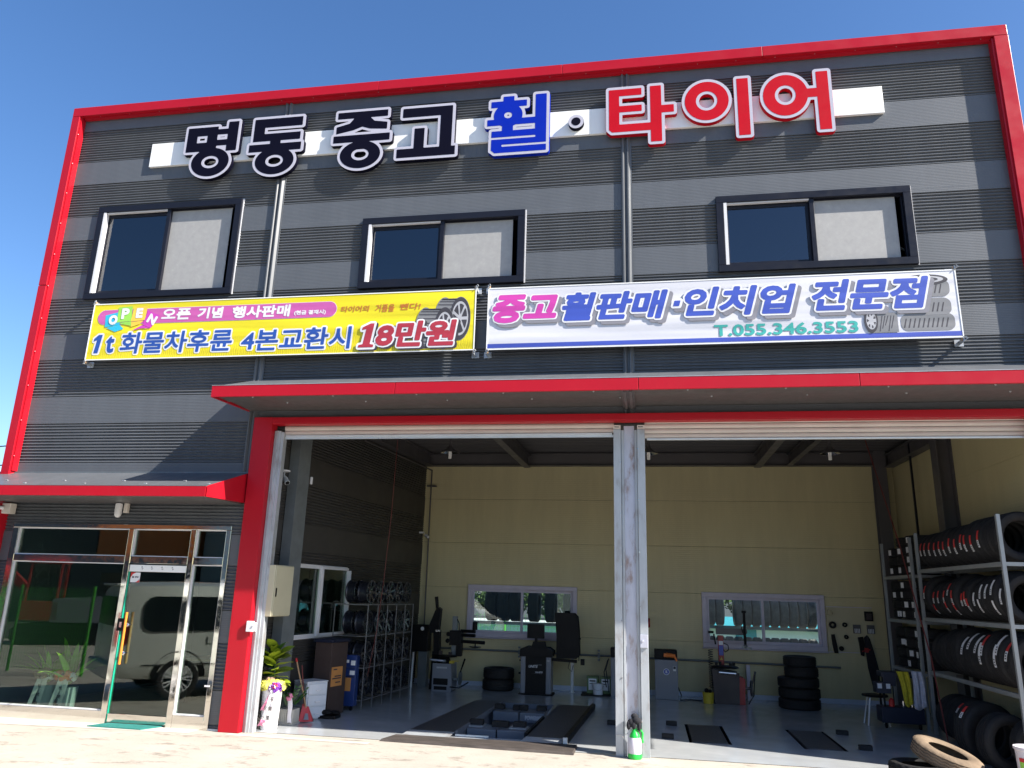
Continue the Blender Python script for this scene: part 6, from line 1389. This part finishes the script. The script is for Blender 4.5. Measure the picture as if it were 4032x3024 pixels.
for x, zb, zw, zt in st:
    hw = .95 if -.9 < x < 3.6 else .90
    zm = min(zw+.12, zt-.02); ring = [(hw*.93, zb), (hw, zb+.12), (hw+.005, .62 if zt > .9 else zb+.15), (hw, min(zw, zt-.05)), (hw*.985, zm), (hw*.90, zm+(zt-zm)*.72), (hw*.80, zm+(zt-zm)*.93), (hw*.5, zt), (0, zt+.01)]
    full = ring+[(-a, b) for a, b in ring[::-1][1:]]; sec = len(full); vs += [(x, a, b) for a, b in full]
for i in range(len(st)-1):
    for k in range(sec-1): a = i*sec+k; fs.append((a, a+sec, a+sec+1, a+1))
fs += [tuple(range(sec)), tuple(range((len(st)-1)*sec, len(st)*sec))[::-1], ]
mb.add(vs, fs); mb.build('body', 'van', VAN, smooth=True)
def vside(y, poly, name, m, t=.012): 
    mb = MB(VT); s = 1 if y > 0 else -1
    def yy(z): return y*(1-max(0, z-1.1)*.13)
    n = len(poly); vs = [(a, yy(b)+s*t, b) for a, b in poly]; mb.add(vs, [tuple(range(n))]); return mb.build(name, m, VAN)
for sgn in (1, -1):
    vside(sgn*.955, [(-.66, 1.24), (-.66, 1.52), (-.60, 1.66), (-.50, 1.70), (.78, 1.71), (.84, 1.66), (.84, 1.20), (.78, 1.14), (-.50, 1.12), (-.61, 1.16)], 'side_window', 'van_glass')
    vside(sgn*.955, [(.94, 1.18), (.94, 1.66), (1.0, 1.71), (1.9, 1.71), (1.95, 1.66), (1.95, 1.18), (1.9, 1.13), (1.0, 1.13)], 'side_window', 'van_glass'); vside(sgn*.955, [(2.05, 1.10), (2.05, 1.72), (2.45, 1.70), (3.05, 1.12)], 'side_window', 'van_glass')
    vside(sgn*.958, [(-1.02, .95), (-.95, .86), (-.88, .92), (-.82, 1.05), (-.86, 1.22), (-.95, 1.42), (-1.01, 1.44)], 'tail_lamp', 'tail'); vside(sgn*.955, [(.42, .92), (.42, 1.06), (.58, 1.06), (.58, .92)], 'fuel_flap', 'van', .016)
    mb = MB(VT)
    for xx in (.89, 2.0): mb.box(xx-.006, xx+.006, sgn*.962, sgn*.966, .42, 1.1)
    mb.box(-.6, 3.4, sgn*.962, sgn*.97, .57, .585); mb.build('door_gap', 'black', VAN)
    for xx in (0, 3.1):
        mb = MB(VT @ Matrix.Translation((xx, sgn*.86, .34))); mb.lathe(tyre_prof(.345, .22, .225), axis='y', n=36, closed=True); wl = mb.build('wheel', 'rubber', VAN, smooth=True)
        mb = MB(VT @ Matrix.Translation((xx, sgn*.86, .34))); o_ = sgn*.10
        mb.lathe([(.225, o_), (.235, o_), (.235, -o_*.6), (.225, -o_*.6)], axis='y', n=36, closed=True)
        for k in range(14): a = (k//2)*2*PI/7+(-.16 if k % 2 else .16); b_ = (k//2)*2*PI/7; mb.bar((.03*math.cos(b_), o_*.8, .03*math.sin(b_)), (.225*math.cos(a), o_*.98, .225*math.sin(a)), .022, .02, upv=(0, 1, 0))
        mb.lathe([(0, o_*.9), (.05, o_*.85)], axis='y', n=14); mb.build('wheel_rim', 'drawer', VAN)
        mb = MB(VT @ Matrix.Translation((xx, sgn*.953, .36))); mb.lathe([(.34, .0), (.43, .0), (.44, sgn*.012)], axis='y', n=20, a0=0, a1=PI); mb.build('wheel_arch', 'black', VAN)
        mb = MB(VT @ Matrix.Translation((xx, sgn*.80, .34))); mb.lathe([(0, 0), (.24, 0)], axis='y', n=20); mb.build('brake_disc', 'black', VAN)
mb = MB(VT); mb.add([(3.0, -.68, 1.70), (3.0, .68, 1.70), (3.62, .80, 1.21), (3.62, -.80, 1.21)], [(0, 1, 2, 3)]); mb.build('windscreen', 'van_glass', VAN)
mb = MB(VT); mb.box(-1.10, -1.045, -.62, .62, 1.20, 1.68); mb.build('rear_window', 'van_glass', VAN); mb = MB(VT); mb.box(-1.14, -1.0, -.88, .88, .36, .60); mb.build('bumper', 'van', VAN, bevel=.03)
mb = MB(VT); mb.box(-1.12, -.80, -.6, .6, 1.86, 1.90); mb.build('spoiler', 'van', VAN, bevel=.01)
mesh_fence(-26, -12.6, -7.2, 1.9, 'green wire fence left of the forecourt, mirrored in the office glass', 'green wire fences', y1=-5.0, pitch=.08)
# orange and grey warehouses across the street
OW = thing('warehouse', 'warehouse with an orange metal upper storey across the street', 'building', (-27, -30, 0))
P('lower_wall', lambda m: m.box(-44, -23.9, -34, -26, 0, 3.4), 'grey_b', OW); P('upper_wall', lambda m: m.box(-28.9, -23.8, -34.1, -25.9, 3.4, 9), 'orange_b', OW); P('side_wall', lambda m: m.box(-44, -29.0, -34.1, -25.95, 3.4, 8), 'grey_b', OW)
for k in range(5): P('window', lambda m: m.box(-42+3.4*k, -40.6+3.4*k, -25.93, -25.85, 1.2, 2.5), 'van_glass', OW)
TW = thing('workshop_hall', 'pale teal gabled hall with a blue roof edge across the street', 'building', (-12, -32, 0))
P('wall', lambda m: m.prism([(-23.4, 0), (-6, 0), (-6, 6.5), (-14.7, 9.5), (-23.4, 6.5)], -38, -27), 'teal_b', TW); P('roof_edge', lambda m: m.prism([(-23.7, 6.35), (-14.7, 9.55), (-5.5, 6.35), (-5.5, 6.9), (-14.7, 10.1), (-23.7, 6.9)], -38.2, -26.8), 'blue_roof', TW)
P('door', lambda m: m.box(-17, -12, -26.98, -26.9, 0, 4), 'grey_b', TW)
GB = thing('factory_building', 'dark grey factory building far left across the street', 'building', (-55, -24, 0))
P('wall', lambda m: m.box(-70, -46, -30, -18, 0, 9), 'grey_b', GB)
for k in range(5): P('window', lambda m: m.box(-66+4*k, -64+4*k, -17.98, -17.9, 2, 3.5), 'van_glass', GB)
# red excavator parked beyond the fence
EX = thing('excavator', 'red excavator parked beyond the green fence, mirrored in the office glass', 'excavator', (-17.5, -11, 0))
ET = Matrix.Translation((-19.6, -13.0, 0)) @ Matrix.Scale(.95, 4) @ Matrix.Rotation(2.7, 4, 'Z')
def PE(name, f, m, **k): mb = MB(ET); f(mb); return mb.build(name, m, EX, **k)
for yy in (-.95, .55): PE('track', lambda m: m.prism([(-1.5, .2), (-1.3, 0), (1.3, 0), (1.5, .2), (1.5, .5), (1.3, .7), (-1.3, .7), (-1.5, .5)], yy, yy+.4), 'black')
PE('body', lambda m: m.prism([(-1.4, .8), (.3, .8), (.3, 1.5), (-1.2, 1.6), (-1.5, 1.3)], -.9, .9), 'grey_machine', bevel=.05)
PE('cab_post', lambda m: [m.bar((a, b, 1.4), (a*.95, b, 2.75), .07, .07) for a in (.25, 1.25) for b in (-.85, -.05)], 'red_machine'); PE('cab_roof', lambda m: m.box(.15, 1.32, -.92, .02, 2.72, 2.85), 'red_machine', bevel=.04)
PE('cab_base', lambda m: m.box(.15, 1.32, -.9, .0, .8, 1.45), 'red_machine', bevel=.03); PE('cab_glass', lambda m: m.box(.28, 1.2, -.83, -.07, 1.45, 2.72), 'van_glass')
PE('boom', lambda m: (m.bar((.9, .3, 1.2), (2.4, .3, 2.6), .25, .3), m.bar((2.4, .3, 2.6), (3.6, .3, 1.9), .22, .26)), 'red_machine', bevel=.02); PE('stick', lambda m: m.bar((3.6, .3, 2.0), (3.9, .3, .7), .18, .2), 'grey_machine'); PE('bucket', lambda m: m.prism([(3.6, .8), (4.1, .75), (4.0, .3), (3.5, .15)], -.0, .6), 'black')
for k, (x, y, h) in enumerate(((-31, -12, 5), (-36, -15, 6), (-9, -36, 7), (6, -34, 6))): shrub('street_tree', ['bushy tree nearest the fence on the left', 'taller tree behind it on the far left', 'tree between the pale teal hall and the street', 'tree across the street behind the camera'][k], (x, y, h*.6), (2.2, 2.2, h*.4), 2200, 'trees across the street', cat='tree')
# poles and cables
for k, (x, y) in enumerate(((-30, -16.5), (-2, -19.0))): single('utility_pole', MB().tube([(x, y, 0), (x, y, 9)], [.18, .12], 12).bar((x-.9, y, 8.4), (x+.9, y, 8.4), .1, .1), 'screed', ['concrete utility pole at the far left of the street', 'concrete utility pole across the street behind the camera'][k], 'utility pole', 'utility poles')
def sag(a, b, s, n=16): a, b = Vector(a), Vector(b); return [a.lerp(b, i/n)-Vector((0, 0, 4*s*(i/n)*(1-i/n))) for i in range(n+1)]
for k in range(4): single('power_line', MB().tube(sag((-30, -16.5+.2*k, 8.3-.9*(k % 2)), (-2, -19+.2*k, 8.3-.9*(k % 2)), .7), .02, 5), 'cable', ['upper', 'lower', 'upper rear', 'lower rear'][k]+' power line strung between the two street poles', 'power line', 'street power lines')
PO = thing('utility_pole', 'concrete utility pole hidden behind the left end of the building', 'utility pole', (-13.5, 9.0, 0)); P('pole', lambda m: m.tube([(-15.2, 9, 0), (-15.2, 9, 8.0)], [.17, .12], 12), 'screed', PO)
wl_ = [((-40, 16, 6.75), (-15.2, 9, 6.35)), ((-40, 16, 5.95), (-15.2, 9, 5.75))]
for k, (a, b) in enumerate(wl_): single('power_line', MB().tube(sag(a, b, .12), .022, 5), 'cable', ['upper', 'lower'][k]+' dark cable entering from the left edge beside the red corner trim', 'power line', 'cables at the left edge')
single('cable_loops', MB().tube([(-15.4, 8.95, 6.6), (-15.55, 8.95, 6.3), (-15.9, 8.95, 6.25), (-15.5, 8.95, 6.0), (-15.95, 8.95, 5.75), (-15.6, 8.95, 5.9), (-15.25, 8.95, 5.7)], .022, 5), 'cable', 'loops of dark cable at the left edge below the power lines', 'cable')
# ---- office interior seen dimly through the glass
DK = thing('office_desk', 'office desk with papers behind the shop glass', 'desk', (-7.6, 2.6, 0)); P('top', lambda m: m.box(-8.4, -6.7, 2.3, 3.1, .72, .76), 'wood', DK); P('leg', lambda m: [m.box(a, a+.05, 2.35, 3.05, 0, .72) for a in (-8.38, -6.77)], 'hbeam', DK)
single('papers', MB().box(-8.0, -7.7, 2.4, 2.65, .7605, .78).box(-7.4, -7.1, 2.5, 2.75, .7605, .775), 'paper', 'papers lying on the office desk', 'papers')
single('stove_pipe', MB().tube([(-6.9, 2.9, .0), (-6.9, 2.9, 3.2)], .06, 12).lathe([(0, .0), (.22, .0), (.22, .65), (0, .7)], (-6.9, 2.9, 0), 'z', 20), 'hbeam', 'grey stove with a tall pipe at the right of the office', 'stove')
M['palm'] = mat('bright_palm_leaf', (.22, .50, .05), .5, 0, .3, 6)
def office_palm(x, y, lb, spread, fl):
    T = thing('congratulation_plant', lb, 'potted plant', (x, y, 0), 'ribboned palms inside the office glass')
    P('pot', lambda m: m.lathe([(0, .005), (.12, .005), (.15, .42), (0, .42)], (x, y, 0), 'z', 20), 'drawer', T, smooth=True)
    mb = MB()
    for k in range(22):
        az = rl.uniform(0, 2*PI); el = rl.uniform(.6, 1.45); L = rl.uniform(.7, 1.25)*spread; n = 6; vs = []; fs = []
        d = Vector((math.cos(az)*math.cos(el), math.sin(az)*math.cos(el), math.sin(el))); sd = d.cross(Vector((0, 0, 1))).normalized()
        for i in range(n+1): t = i/n; p = Vector((x, y, .45))+d*L*t-Vector((0, 0, .35*L*t*t)); w_ = .045*math.sin(PI*min(1, t*.9+.1)); vs += [p-sd*w_, p+sd*w_]
        for i in range(n): fs.append((2*i, 2*i+1, 2*i+3, 2*i+2))
        mb.add(vs, fs)
    mb.build('leaves', 'palm', T); ruffle('bow', fl, (x+.02, y-.14, .60), (.15, .06, .06), 40, T, .05); ruffle('bow_tail', 'ribbon', (x+.15, y-.15, .58), (.06, .04, .05), 14, T, .04)
    ribbon((x-.02, y-.17, .56), (x-.12, y-.20, .05), .085, T, bow=.02); ribbon((x+.07, y-.17, .56), (x+.04, y-.20, .03), .085, T, bow=.02)
    for i, ch in enumerate('祝開業'): print_text(ch, (x+.03-.008*i-.02, x+.075-.008*i, .40-.13*i, .45-.13*i), [(.001, 'ink_black')], T, y-.235, .004, name='ribbon_lettering')
office_palm(-9.32, .50, 'palm with an orange bow and two white ribbons inside the office window', 1.0, 'orange_b'); office_palm(-9.80, .62, 'smaller palm with a beige bow inside the office window, left of the taller one', .8, 'wrap_brown')
